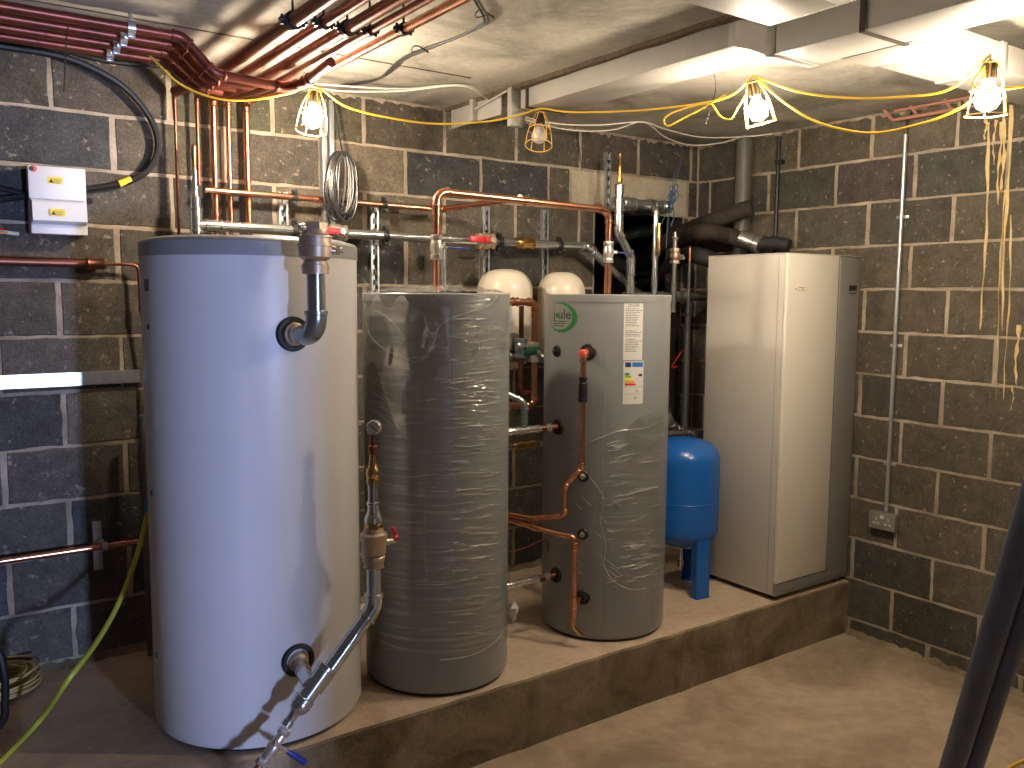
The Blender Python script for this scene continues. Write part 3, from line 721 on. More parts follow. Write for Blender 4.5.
wrinkles(G1C, G1R, (448, 502), (318, 640), 120, t1, 5)
wrinkles(G1C, G1R, (372, 448), (330, 640), 24, t1, 6, .02)
wrinkles(G1C, G1R, (366, 400), (330, 420), 20, t1, 7, -.7)
wrinkles(G2C, G2R, (606, 662), (440, 582), 60, t2, 8, .22)
wrinkles(G2C, G2R, (576, 622), (500, 590), 14, t2, 9, -.8)
crease(G1C, G1R, [(364, 316), (378, 312), (392, 322), (403, 338), (396, 352), (405, 358), (416, 362), (426, 356), (434, 342), (438, 328), (452, 318), (470, 312), (488, 306), (497, 296)], .0014, t1)
crease(G1C, G1R, [(366, 320), (370, 335), (380, 346), (392, 353), (398, 357)], .0022, t1)
crease(G1C, G1R, [(424, 316), (428, 330), (434, 334), (440, 326)], .0012, t1)
crease(G1C, G1R, [(440, 660), (460, 658), (480, 652), (495, 642), (505, 628)], .0012, t1)
crease(G2C, G2R, [(583, 445), (600, 438), (620, 431), (645, 428), (663, 420)], .0012, t2)
crease(G2C, G2R, [(578, 470), (592, 480), (604, 500), (600, 520), (606, 545), (604, 565), (615, 582), (635, 590), (660, 584)], .0011, t2)
crease(G2C, G2R, [(546, 452), (556, 458), (572, 455), (583, 445)], .0009, t2)
# torn film tuft low on the first cylinder
bm = bmesh.new(); c = H(513, 612, 'y', -.93); G = []
for i in range(9):
    row = []
    for j in range(9):
        a = i/8*2*PI; s = j/8*PI; q = .036*(1+rnd.gauss(0, .15)); row.append(bm.verts.new((c.x+q*.6*math.cos(a)*math.sin(s), c.y+q*.6*math.sin(a)*math.sin(s), c.z+q*1.3*math.cos(s))))
    G.append(row)
for a, b in zip(G, G[1:]):
    for j in range(8): bm.faces.new((a[j], a[j+1], b[j+1], b[j]))
obj('film_tuft', bm, mat('milky film', (.55, .55, .52), .3), t1)

# ------------------------------------------------------------------ cabinet
CX0, CX1, CY0, CY1, CZ0, CZ1 = -.620, -.012, -1.192, -.672, .318, 2.060
cb = thing('heat_pump_cabinet', 'tall cream and grey boiler cabinet standing in the right corner', 'cabinet', ((CX0+CX1)/2, (CY0+CY1)/2, ZS))
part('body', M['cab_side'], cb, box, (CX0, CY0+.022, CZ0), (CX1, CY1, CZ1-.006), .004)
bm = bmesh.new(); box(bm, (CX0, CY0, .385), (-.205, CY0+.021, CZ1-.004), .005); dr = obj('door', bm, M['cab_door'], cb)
bm = bmesh.new(); box(bm, (-.192, CY0+.002, .375), (CX1, CY0+.021, CZ1-.008), .004); gp = obj('control_panel', bm, M['cab_grey'], cb)
part('door_seal', M['seal'], cb, box, (-.204, CY0+.012, .385), (-.193, CY0+.021, CZ1-.01))
part('kick_panel', M['cab_grey'], cb, box, (CX0, CY0+.004, CZ0), (CX1, CY0+.021, .381), .003)
part('top_panel', M['cab_side'], cb, box, (CX0+.001, CY0+.001, CZ1-.005), (CX1-.001, CY1, CZ1), .002)
dz = H(851, 288, 'y', CY0).z
dsp = part('display', M['ink'], gp, box, (-.110+.0, CY0-.0005, dz-.014), (-.045, CY0+.004, dz+.014))
part('button_strip', M['ink'], gp, box, (-.110, CY0-.0005, dz-.030), (-.05, CY0+.004, dz-.026))
bm = bmesh.new(); T = text_polys('< CTC', .028, 'LEFT'); lz = H(795, 291, 'y', CY0).z; lx = H(795, 291, 'y', CY0).x
for q in T:
    bm.faces.new([bm.verts.new((lx+x, CY0-.0006, lz+y)) for x, y in q])
obj('logo_lettering', bm, M['ink'], dr)
for x in (CX0+.05, CX1-.05):
    for y in (CY0+.06, CY1-.06): part('foot', M['black'], cb, lathe, (x, y, ZS+.001), (0, 0, 1), [(0, .022), (.008, .022), (.008, .009), (.03, .009)], 14)
part('side_seam', M['cab_grey'], cb, box, (CX0-.0008, CY0+.055, CZ0+.01), (CX0+.001, CY0+.057, CZ1-.02))

# blue pressure vessel
bc = H(682, 500, 'y', -.76); bcx, bcy = bc.x, -.76; BR = .192
bv = thing('pressure_vessel', 'blue floor standing pressure vessel between grey cylinder and cabinet', 'pressure vessel', (bcx, bcy, ZS))
ztop = H(687, 438, 'y', bcy-.02).z; zbot = H(690, 549, 'y', bcy-BR*.5).z
prof = []
for k in range(13): a = PI/2*k/12; prof.append((zbot+.10*(1-math.cos(a)), BR*math.sin(a)**.8 if k else .001))
for k in range(13): a = PI/2*k/12; prof.append((ztop-.115+.115*math.sin(a), BR*max(math.cos(a), 0)**.75))
bm = bmesh.new(); lathe(bm, (bcx, bcy, 0), (0, 0, 1), prof, 64, caps=False); obj('shell', bm, M['blue'], bv)
zm = H(700, 507, 'y', bcy-BR).z
part('weld_seam', M['blue'], bv, tube, [Vector((bcx+BR*math.cos(2*PI*i/48), bcy+BR*math.sin(2*PI*i/48), zm)) for i in range(48)], .0028, 6, closed=True)
for k in range(3):
    a = math.radians(-97+120*k); R_ = Matrix.Rotation(a, 3, 'Z'); base = Vector((bcx, bcy, 0)); r0 = .182
    bm = bmesh.new()
    for (lo, hi) in (((r0-.004, -.045, ZS+.004), (r0, .045, zbot+.06)), ((r0-.04, -.045, ZS+.004), (r0, -.040, zbot+.07)), ((r0-.04, .040, ZS+.004), (r0, .045, zbot+.07)), ((r0-.045, -.045, ZS+.0005), (r0+.006, .045, ZS+.005))):
        lo = Vector(lo); hi = Vector(hi); c = (lo+hi)/2; t = bmesh.new(); box(t, lo, hi)
        mp = {v: bm.verts.new(R_ @ v.co+base) for v in t.verts}
        for f in t.faces: bm.faces.new([mp[v] for v in f.verts])
        t.free()
    obj('leg', bm, M['blue'], bv)
part('flange', M['chrome'], bv, lathe, (bcx, bcy, zbot-.008), (0, 0, 1), [(0, .07), (.006, .075), (.012, .06)], 28)
part('connector', M['steel'], bv, lathe, (bcx, bcy, zbot-.14), (0, 0, 1), [(0, .012), (.02, .012), (.02, .018), (.05, .018), (.05, .013), (.14, .013)], 14)
for (za, zb_) in ((506, 512), (518, 530)):
    pass
bm = bmesh.new(); a0 = math.radians(-176)
for (q0, q1) in ((zm+.01, zm+.06), (zm-.09, zm-.01)): curved(bm, (bcx, bcy), BR, a0, q0, gridpoly(-.05, .05, 0, q1-q0, 5), .0015)
obj('rating_plate', bm, M['label'], bv)

# expansion vessels on the wall
def evessel(px, ptop, R, label, y=-.20):
    c = H(px, ptop, 'y', y); zt_ = c.z+.0; t = thing('expansion_vessel', label, 'expansion vessel', (c.x, y, zt_-.52), None)
    prof = [(zt_-.52, .001)]
    for k in range(1, 11): a = PI/2*k/10; prof.append((zt_-.52+.11*(1-math.cos(a)), R*math.sin(a)**.75))
    for k in range(11): a = PI/2*k/10; prof.append((zt_-.12+.12*math.sin(a), R*max(math.cos(a), 0)**.7))
    bm = bmesh.new(); lathe(bm, (c.x, y, 0), (0, 0, 1), prof, 48, caps=False); obj('shell', bm, M['vessel'], t)
    part('connector', M['brass'], t, lathe, (c.x, y, zt_-.58), (0, 0, 1), [(0, .014), (.03, .014), (.03, .02), (.07, .02)], 6)
    part('wall_bracket', M['zinc'], t, box, (c.x-.03, y+R-.01, zt_-.30), (c.x+.03, -.0035, zt_-.25))
    part('rating_plate', M['label'], t, lambda bm: curved(bm, (c.x, y), R, math.radians(-125), zt_-.30, gridpoly(-.05, .05, 0, .10, 6), .001))
    return t, c, R
evessel(505, 269, .145, 'larger cream expansion vessel on the wall behind the film wrapped cylinder')
evessel(561.5, 272, .130, 'cream expansion vessel on the wall behind the logo cylinder')

# ------------------------------------------------------------------ pipework
def lst(fn, pts): return [fn(*p) for p in pts]
YW = -.15
m0, m1 = H(196, 225, 'y', YW), H(588, 247, 'y', YW)
zz = 2.118
main = [Vector((m0.x, YW, m0.z)), Vector((m1.x, YW, m1.z)), H(641, 297, 'y', YW), H(704, 297, 'y', YW)]
main[3].z = main[2].z
pm = pipe('steel_header_pipe', 'long galvanised steel pipe running level along the back wall', 'pipe', main, .0235, M['steel'], .10, n=18, fit=M['steel'])
d = (main[1]-main[0]).normalized()
at = lambda px, py=240: main[0].lerp(main[1], (H(px, py, 'y', YW).x-main[0].x)/(main[1].x-main[0].x))
coupling(at(214), d, .0235, .07, M['steel'], pm); coupling(at(443), d, .0235, .07, M['steel'], pm); coupling(at(583), d, .0235, .04, M['steel'], pm)
valve(at(485), d, .028, M['bronze'], pm, (0, -1, .05), M['redhandle'], (-1, 0, 0), .10, 'ball_valve', .14)
valve(at(337), d, .026, M['nickel'], pm, (0, -1, .05), M['redhandle'], (-1, 0, 0), .09, 'ball_valve', .11)
bm = bmesh.new(); q = at(524); hexnut(bm, q-d*.04, d, .033, .03); hexnut(bm, q+d*.045, d, .033, .03); lathe(bm, q-d*.06, d, [(0, .025), (.01, .031), (.05, .034), (.07, .029), (.11, .031), (.12, .025)], 20); obj('check_valve', bm, M['brass'], pm)
# riser with automatic air vent at its left end
e = main[0]; pts = [e+Vector((0, 0, -.12)), Vector((e.x, e.y, H(195, 198, 'y', YW).z))]
bm = bmesh.new(); tube(bm, pts, .022, 16); obj('tube', bm, M['steel'], pm)
coupling(Vector((e.x, e.y, e.z+.02)), Vector((0, 0, 1)), .022, .10, M['steel'], pm)
part('reducer', M['steel'], pm, lathe, pts[1], (0, 0, 1), [(0, .022), (.02, .013), (.035, .013), (.035, .016), (.048, .016), (.052, .010), (.066, .010), (.066, .013), (.078, .013), (.082, .009), (.10, .009), (.10, .012), (.112, .012), (.114, .009), (.125, .009)], 16)
part('air_vent', M['brass'], pm, lathe, pts[1]+Vector((0, 0, .12)), (0, 0, 1), [(0, .009), (.02, .011), (.02, .008), (.04, .012), (.09, .012), (.092, .008), (.10, .006)], 12)
part('branch', M['steel'], pm, tube, [at(443), at(443)+Vector((0, -.0, -.30))], .017, 14)
coupling(at(443)+Vector((0, 0, -.08)), Vector((0, 0, 1)), .017, .07, M['steel'], pm)
for px in (294.5, 385, 499, 559): 
    o = clip(at(px), d, .0235, (0, 1, 0), M['black'], .13); tag(o, {294.5: 'black pipe ring on the steel pipe above the white tank', 385: 'black pipe ring on the steel pipe just right of the cable coil', 499: 'black pipe ring on the steel pipe beside the red lever', 559: 'black pipe ring on the steel pipe right of the brass check valve'}[px], 'pipe clip', 'black pipe rings on the steel header')

# copper wall pipe, then forward to the loop
k0, k1 = H(205, 190, 'y', -.10), H(441, 209.5, 'y', -.10); loopy = -.875; zl0 = H(436, 191, 'y', G1C[1]).z; zl1 = H(603, 210, 'y', G2C[1]).z
k2 = H(520, 198, 'y', loopy+.03); 
pk = pipe('copper_wall_pipe', 'copper pipe running level on the wall and turning forward to the loop', 'pipe', [k0, k1, k2], .0145, M['copper'], .03, cpl=[(0, .45, .04)])
d2 = (k1-k0).normalized()
for px, lb in ((294.5, 'black pipe ring on the copper wall pipe above the white tank'), (384, 'black pipe ring on the copper wall pipe right of the cable coil')):
    q = k0.lerp(k1, (H(px, 200, 'y', -.1).x-k0.x)/(k1.x-k0.x)); tag(clip(q, d2, .0145, (0, 1, 0), M['black'], .08), lb, 'pipe clip', 'black pipe rings on the copper wall pipe')
La = Vector((G1C[0]-.0, G1C[1], 1.853)); Lb = Vector((G2C[0]+.0, G2C[1], 1.853))
zt0, zt1 = zl0, zl1
lp = pipe('copper_loop_pipe', 'copper pipe arching from the film wrapped cylinder to the logo cylinder', 'pipe', [La, Vector((La.x, La.y, zt0)), Vector((Lb.x, Lb.y, zt1)), Lb], .0155, M['copper'], .045, cpl=[(1, .5, .05), (0, .80, .03)], fit=M['copper'])
valve(Vector((La.x, La.y, H(433, 247, 'y', La.y).z)), (0, 0, 1), .0155, M['nickel'], lp, (.9, -.3, 0), M['bluehandle'], (.95, .2, 0), .10, 'ball_valve', .13)
valve(Vector((Lb.x, Lb.y, H(606, 252, 'y', Lb.y).z)), (0, 0, 1), .0155, M['nickel'], lp, (.9, -.3, 0), M['bluehandle'], (.95, .2, 0), .10, 'ball_valve', .13)

# upright coppers on the wall, coming down from the ceiling runs
ZP = 2.69
ups = [(175, .0065, 2.0, -3.165, 'dullcopper'), (197, .008, 2.35, -3.10, 'dullcopper'), (213, .0155, 2.13, -3.03, 'copper'), (228, .011, 2.13, -2.955, 'copper'), (246, .015, 2.13, -2.88, 'copper')]
xs_top = [-3.145, -3.06, -2.975, -2.905, -2.825]
lbl = ['copper pipe crossing the ceiling and dropping at the far left of the upright pipes', 'second copper pipe from the left at the ceiling hangers, dropping above the air vent', 'middle ceiling copper pipe dropping as the fattest bright upright', 'thin ceiling copper pipe fourth from the left, dropping between two fatter ones', 'rightmost ceiling copper pipe, nearest the lit bulb']
cr = [.022, .017, .020, .013, .017]
ytop = -3.6
for i, (px, rr, zb, xt, mm) in enumerate(ups):
    x = H(px, 110, 'y', -.06).x; xt = xs_top[i]
    zlow = {0: 1.98, 1: 2.30}.get(i, 2.06)
    if i < 4:
        rt = pipe('ceiling_copper_pipe', lbl[i], 'pipe', [Vector((xt, ytop, ZP)), Vector((xt, -.30, ZP)), Vector((x, -.06, ZP-.045)), Vector((x, -.06, zlow))], cr[i] if i else .022, M['dullcopper'] if i != 3 else M['copper'], .03, group='copper pipes under the ceiling', fit=M['dullcopper'], tubename='tube') if False else None
        root = thing('ceiling_copper_pipe', lbl[i], 'pipe', (x, -.06, zlow), 'copper pipes under the ceiling')
        path, arcs = fillet([Vector((xt, ytop, ZP)), Vector((xt, -.30, ZP)), Vector((x, -.07, ZP-.012))], .04)
        bm = bmesh.new(); tube(bm, path, cr[i], 14); obj('horizontal_tube', bm, M['dullcopper'], root)
        path, arcs = fillet([Vector((xt*.3+x*.7, -.13, ZP-.008)), Vector((x, -.06, ZP-.015)), Vector((x, -.06, zlow))], .02)
        bm = bmesh.new(); tube(bm, path, rr, 14); obj('upright_tube', bm, M[mm], root)
        bm = bmesh.new(); tube(bm, path[:8], rr*1.2, 14); lathe(bm, path[7]-Vector((0, 0, .01)), (0, 0, 1), [(-.01, rr*1.1), (-.006, rr*1.35), (.006, rr*1.35), (.01, rr*1.1)], 14); obj('elbow', bm, M[mm], root)
# fifth upright and the rightmost ceiling pipe
x = H(246, 110, 'y', -.06).x
root = pipe('ceiling_copper_pipe', lbl[4], 'pipe', [Vector((xs_top[4], ytop, ZP)), Vector((xs_top[4], -.44, ZP)), Vector((x, -.06, ZP-.015)), Vector((x, -.06, 2.06))], .0155, M['copper'], .03, group='copper pipes under the ceiling', fit=M['dullcopper'])
# hanger rings with rods
hy = [-1.23, -1.27, -1.26, -1.28, -1.36]
nm = ['first', 'second', 'third', 'fourth', 'fifth']
for i in range(5):
    rr = [.022, .017, .020, .013, .0155][i]; p = Vector((xs_top[i], hy[i], ZP)); bm = bmesh.new()
    lathe(bm, p-Vector((0, .011, 0)), (0, 1, 0), [(0, rr*1.02), (0, rr*1.35), (.022, rr*1.35), (.022, rr*1.02)], 18, caps=False)
    for s in (-1, 1): box(bm, p+Vector((s*rr*1.6-.009, -.01, -.006)), p+Vector((s*rr*1.6+.009, .01, .006)), .002); lathe(bm, p+Vector((s*rr*1.6, 0, -.015)), (0, 0, 1), [(0, .005), (.03, .005)], 6)
    tube(bm, [p+Vector((0, 0, rr*1.2)), Vector((p.x, p.y, ZC-.0005))], .004, 8)
    tag(obj('pipe_hanger', bm, M['black']), f'black hanger ring with rod, {nm[i]} from the left in the row under the ceiling', 'pipe hanger', 'hanger rings on the ceiling coppers')

# bundle of red coppers along the left, dipping under the ceiling runs
gy = [-.52, -.46, -.40, -.34]
ypl = [(0, 5), (0, 16), (0, 26), (0, 35)]
lab4 = ['topmost and nearest dull red copper pipe of the bundle at the upper left', 'second dull red copper pipe of the bundle at the upper left', 'third dull red copper pipe of the bundle at the upper left', 'lowest dull red copper pipe of the bundle, closest to the wall']
far = [(158, 34), (150, 42), (144, 50), (137, 55)]
mid = [(182, 40), (178, 50), (174, 57), (168, 62)]
low = [(215, 74), (209, 80), (202, 83), (196, 87)]
end = [(288, 88), (252, 86), (236, 88), (222, 92)]
zU, zD = 2.735, 2.62
for i in range(4):
    yv = H(0, ypl[i][1]+1, 'z', zU).y
    pa = Vector((XL+.01, yv, zU)); pb = H(far[i][0], far[i][1], 'y', yv)
    pb.z = zU
    pc = H(mid[i][0], mid[i][1], 'z', zU-.01); pc.y = yv
    pd = H(*low[i], 'z', zD); 
    pe = H(*end[i], 'z', zD-.005)
    pts = [pa, Vector((pc.x, yv, zU)), pd, pe]
    if i == 0:
        pts += [pe+Vector((.04, -.10, .015)), H(331, 62, 'z', ZP-.04)]
    pipe('red_copper_pipe', lab4[i], 'pipe', pts, .0175, M['redcopper'], .05, group='red copper bundle at the upper left', base=(pd.x, pd.y, pd.z-.02))
# clamp block of the bundle
bx0 = H(158, 30, 'z', zU).x-.08; bm = bmesh.new()
y0_ = H(0, 6, 'z', zU).y; y3_ = H(0, 36, 'z', zU).y
for i in range(4):
    yv = H(0, ypl[i][1]+1, 'z', zU).y
    lathe(bm, (bx0-.012, yv, zU), (1, 0, 0), [(0, .0178), (0, .024), (.024, .024), (.024, .0178)], 16, caps=False)
    box(bm, (bx0-.012, yv-.009, zU-.032), (bx0+.012, yv+.009, zU-.022), .002)
    tube(bm, [Vector((bx0, yv, zU+.022)), Vector((bx0, yv, ZC-.0005))], .006, 8)
tag(obj('pipe_clamp', bm, M['zinc']), 'row of four galvanised clamp rings gripping the red copper bundle', 'pipe clamp')
bm = bmesh.new(); q = H(67, 28, 'y', -.4); tube(bm, smooth([H(68, 27, 'z', 2.70), H(66, 45, 'z', 2.66), H(64, 92, 'y', -.3)]), .0022, 6)
tag(obj('cable_tie', bm, M['black']), 'long black cable tie hanging from the red copper bundle', 'cable tie')

# slotted struts on the wall
def strut(px, ya, yb, label, w=.041, y=-.002):
    a, b = H(px, ya, 'y', -.02), H(px, yb, 'y', -.02); zt_, zb_ = a.z, b.z; x = (a.x+b.x)/2; bm = bmesh.new()
    for s in (-1, 1): box(bm, (x+s*w/2-.0015, y-.021, zb_), (x+s*w/2+.0015, y, zt_)); box(bm, (x+(s*w/2 if s < 0 else w/2-.008), y-.021, zb_), (x+(s*w/2 if s > 0 else -w/2+.008), y-.019, zt_))
    z = zb_; 
    while z < zt_: box(bm, (x-w/2, y-.0025, z), (x+w/2, y-.0005, min(z+.022, zt_))); z += .05
    box(bm, (x-w/2, y-.0025, zb_), (x-w*.17, y-.0005, zt_)); box(bm, (x+w*.17, y-.0025, zb_), (x+w/2, y-.0005, zt_))
    return tag(obj('strut_channel', bm, M['zinc'], flat=True), label, 'metal strut', 'slotted struts on the back wall')
strut(283.5, 192, 232, 'short slotted steel strut behind the pipes above the white tank')
strut(375, 203, 300, 'slotted steel strut between the white tank and the film wrapped cylinder')
strut(486, 207, 300, 'slotted steel strut above the larger cream vessel')
strut(545, 210, 300, 'slotted steel strut above the gap between the two cream vessels')
strut(608, 152, 215, 'slotted steel strut on the pale lintel beside the brass air vent')
# pair of conduits in front of the wall under the lit bulb
for k, (dx, lb) in enumerate(((-.018, 'left one of the two upright galvanised rails under the leftmost bulb'), (.018, 'right one of the two upright galvanised rails under the leftmost bulb'))):
    a = H(327, 112, 'y', -.035); b = H(327, 232, 'y', -.035); bm = bmesh.new(); box(bm, (a.x+dx-.012, -.05, b.z), (a.x+dx+.012, -.004, 2.74), .004)
    tag(obj('trunking', bm, M['zinc']), lb, 'metal rail', 'upright rails under the leftmost bulb')

# coil of grey cable hung on the wall
cc = H(343, 187, 'y', -.16); bm = bmesh.new(); rnd = random.Random(3)
for k in range(24):
    rx = .070*rnd.uniform(.35, 1.0); rz = .158*rnd.uniform(.88, 1.0); ox = rnd.gauss(0, .006); oy = rnd.uniform(-.03, .035); sk = rnd.uniform(-.18, .12)
    topz = .158
    tube(bm, [Vector((cc.x+ox+rx*math.sin(t)+sk*rz*(math.cos(t)-1)*-.5, cc.y+oy*(1-.6*math.cos(t))*.8, cc.z+topz-rz+rz*math.cos(t))) for t in [2*PI*i/32 for i in range(32)]], .0034, 7, closed=True)
tube(bm, smooth([cc+Vector((0, 0, .155)), cc+Vector((-.01, .02, .25)), cc+Vector((-.012, .05, .36)), Vector((cc.x-.01, -.08, 2.74))]), .0045, 7)
tag(obj('cable_coil', bm, M['greycable']), 'grey cable coiled and hung on the wall under the leftmost bulb', 'cable')

# steel press-fit group before the opening
yq = -.32
Y = lambda x, y, yy=yq: H(x, y, 'y', yy)
a = [Y(631, 292), Y(631, 257), Y(618.5, 233), Y(618.5, 187)]
a[0].x = a[1].x; a[3].x = a[2].x
ps = pipe('press_fit_riser', 'offset steel riser with a brass air vent on its top', 'pipe', [Vector((a[0].x, yq, 1.75)), a[1], a[2], a[3]], .022, M['steel'], .05, cpl=[(0, .45, .06), (0, .75, .05), (2, .3, .05), (2, .62, .05), (2, .95, .05)], n=16)
part('air_vent', M['brass'], ps, lathe, a[3]+Vector((0, 0, -.002)), (0, 0, 1), [(0, .022), (.012, .016), (.03, .012), (.03, .015), (.05, .015), (.055, .010), (.075, .010), (.075, .013), (.09, .013), (.09, .009), (.105, .009), (.105, .012), (.125, .012), (.13, .010), (.178, .010), (.18, .005)], 14)
b = [Y(656, 290, -.36), Y(655, 207, -.36)]; b[0].x = b[1].x
ps2 = pipe('press_fit_riser', 'steel riser with copper air vent right of the offset riser', 'pipe', [Vector((b[0].x+.01, -.36, 1.75)), Vector((b[0].x+.01, -.36, b[1].z)), Vector((b[0].x+.01, .12, b[1].z))], .017, M['steel'], .03, cpl=[(0, .30, .06), (0, .55, .05), (0, .8, .04)])
q = Y(658.5, 255, -.40); part('air_vent', M['brass'], ps2, lathe, (q.x, -.40, q.z), (0, 0, 1), [(0, .008), (.02, .014), (.05, .014), (.05, .010), (.08, .013), (.13, .013), (.14, .011), (.175, .011), (.177, .005)], 12)
part('vent_arm', M['steel'], ps2, tube, [Vector((b[0].x+.01, -.36, q.z+.005)), Vector((q.x, -.40, q.z+.005))], .010, 10)
hp = [Y(624, 203, -.27), Y(668, 207, -.27)]
pipe('press_fit_pipe', 'dark steel pipe running level across the top of the dark opening', 'pipe', [Vector((a[3].x, -.29, hp[0].z)), hp[0], hp[1], Vector((hp[1].x+.02, .1, hp[1].z))], .028, M['darksteel'], .03, cpl=[(1, .15, .05), (1, .6, .05), (1, .95, .05)], n=16)
c = [Y(674.5, 292, -.34), Y(675, 240, -.34)]
ps3 = pipe('valved_riser', 'chromed riser with a bronze valve under the insulated pipes', 'pipe', [Vector((c[1].x, -.34, 1.75)), c[1]], .015, M['chrome'], .03, cpl=[(0, .35, .05)])
valve(Y(675, 256, -.34), (0, 0, 1), .019, M['bronze'], ps3, (.9, -.3, 0), None, None, .09, 'gate_valve')
part('cap', M['chrome'], ps3, lathe, c[1], (0, 0, 1), [(0, .02), (.015, .022), (.02, .012), (.045, .010)], 14)
e = [Y(690, 294, -.33), Y(689.5, 262, -.33)]
ps4 = pipe('vented_riser', 'thin riser with a copper tip close to the cabinet', 'pipe', [Vector((e[1].x, -.33, 1.74)), e[1]], .0085, M['chrome'], .02, cpl=[(0, .5, .03), (0, .65, .03), (0, .8, .03)], bead=1.6)
part('copper_tip', M['copper'], ps4, tube, [e[1], Vector((e[1].x, -.33, Y(689, 247, -.33).z))], .0105, 12)
part('bleed_valve', M['pin'], ps4, tube, [Y(684, 258, -.33), Y(678, 258.5, -.33)], .009, 10)
part('red_knob', M['redhandle'], ps4, lathe, Y(694, 259, -.33), (1, -.2, 0), [(0, .010), (.006, .016), (.022, .016), (.024, .012)], 12)
g = [Y(640, 296, -.30), Y(703, 297, -.30)]
pipe('steel_collector_pipe', 'dark steel collector pipe crossing just above the logo cylinder toward the cabinet', 'pipe', [Vector((g[0].x-.15, -.34, 1.735)), Vector((g[1].x, -.34, 1.735))] if False else [g[0]+Vector((-.12, 0, 0)), g[1]], .024, M['darksteel'], .03, cpl=[(0, .42, .06), (0, .7, .05)], n=16)
f = [Y(688.5, 302, -.30), Y(686, 428, -.30)]
pipe('grey_drop_pipe', 'grey steel pipe dropping between the logo cylinder and the cabinet', 'pipe', [f[0], Vector((f[0].x, -.30, f[1].z))], .0185, M['darksteel'], .03, cpl=[(0, .07, .05), (0, .96, .05)], n=16)
pipe('chromed_branch_pipe', 'chromed pipework with elbows just above the blue vessel', 'pipe', [Y(668, 415, -.30), Y(674, 428, -.30), Y(688, 432, -.30), Y(703, 436, -.30)], .021, M['darksteel'], .04, cpl=[(1, .6, .04), (2, .4, .04)], n=16)
pipe('vessel_feed_pipe', 'chromed pipe curving into the top of the blue vessel', 'pipe', [Y(666, 434, -.42), Y(690, 433, -.42), Y(702, 441, -.42)], .016, M['chrome'], .04, n=14)
bm = bmesh.new(); tube(bm, [Y(686, 345, -.2), Y(672, 366, -.2)], .004, 6); box(bm, Y(674.5, 367, -.2)-Vector((.022, .006, .006)), Y(674.5, 367, -.2)+Vector((.022, .006, .006)), .002)
tag(obj('lever', bm, M['redhandle']), 'small red lever in the dark gap right of the logo cylinder', 'valve lever')

# lagged pipes through the opening to the right wall
def lag(name, label, pts, r, m, root=None):
    bm = bmesh.new(); tube(bm, smooth(pts, 7), r, 20); o = obj(name, bm, m, root); 
    if not root: tag(o, label, 'insulated pipe', 'insulated pipes in the corner')
    return o
lag('insulated_pipe', 'upper brown lagged pipe slanting up to the corner above the cabinet', [H(640, 262, 'y', .62), H(664, 243, 'y', .16), H(690, 229, 'y', -.10), H(715, 220, 'x', -.26), H(734, 213, 'x', -.175), H(752, 207, 'x', -.125)], .048, M['lagging'])
t = lag('insulated_pipe', 'lower brown lagged pipe with silver tape running behind the cabinet top', [H(666, 262, 'y', .45), H(682, 240, 'y', -.06), H(705, 232, 'x', -.36), H(728, 236, 'x', -.22), H(745, 241, 'x', -.17), H(756, 243, 'x', -.15)], .047, M['lagging'])
lag('foil_tape', '', [H(741, 238, 'x', -.18), H(750, 241, 'x', -.16), H(760, 245, 'x', -.14)], .049, M['foil'], t)
lag('foam_sleeve', '', [H(758, 244, 'x', -.145), H(772, 243, 'x', -.11), H(782, 244, 'x', -.085), H(789, 246, 'x', -.07)], .038, M['armaflex'], t)
lag('insulated_pipe', 'black foam lagged pipe low in the dark opening', [H(612, 262, 'y', .85), H(630, 268, 'y', .75), H(655, 268, 'y', .70), H(668, 262, 'y', .70)], .055, M['armaflex'])
lag('insulated_pipe', 'thin black lagged pipe right behind the risers', [H(612, 240, 'y', .40), H(640, 232, 'y', .30), H(668, 231, 'y', .28)], .035, M['armaflex'])
lag('insulated_pipe', 'black lagged pipe passing behind the valved riser toward the cabinet', [H(652, 290, 'y', .6), H(668, 268, 'y', .15), H(684, 256, 'y', -.10), H(700, 256, 'x', -.36), H(716, 262, 'x', -.27), H(735, 268, 'x', -.17)], .050, M['armaflex'])
# blue string
bm = bmesh.new()
kn = H(672, 197, 'y', -.3)
for pts in ([H(684, 140, 'z', 2.786), H(680, 165, 'y', -.25), kn], [H(676, 150, 'z', 2.786), kn], [kn, H(664, 218, 'y', -.33), H(655, 236, 'y', -.35)], [kn, H(668, 220, 'y', -.35), H(666, 248, 'y', -.36)], [kn, H(674, 215, 'y', -.33), H(671, 226, 'y', -.33)]):
    tube(bm, smooth(pts, 4), .0028, 5)
for k in range(9):
    c_ = kn+Vector((random.gauss(0, .008), random.gauss(0, .008), random.gauss(0, .02))); tube(bm, [c_+Vector((.020*math.cos(a), .014*math.sin(a+k), .026*math.sin(a*1+k*.7))) for a in [2*PI*i/14 for i in range(14)]], .0026, 5, closed=True)
tag(obj('string', bm, M['string']), 'blue string tied in a knot and hanging from the ceiling', 'string')

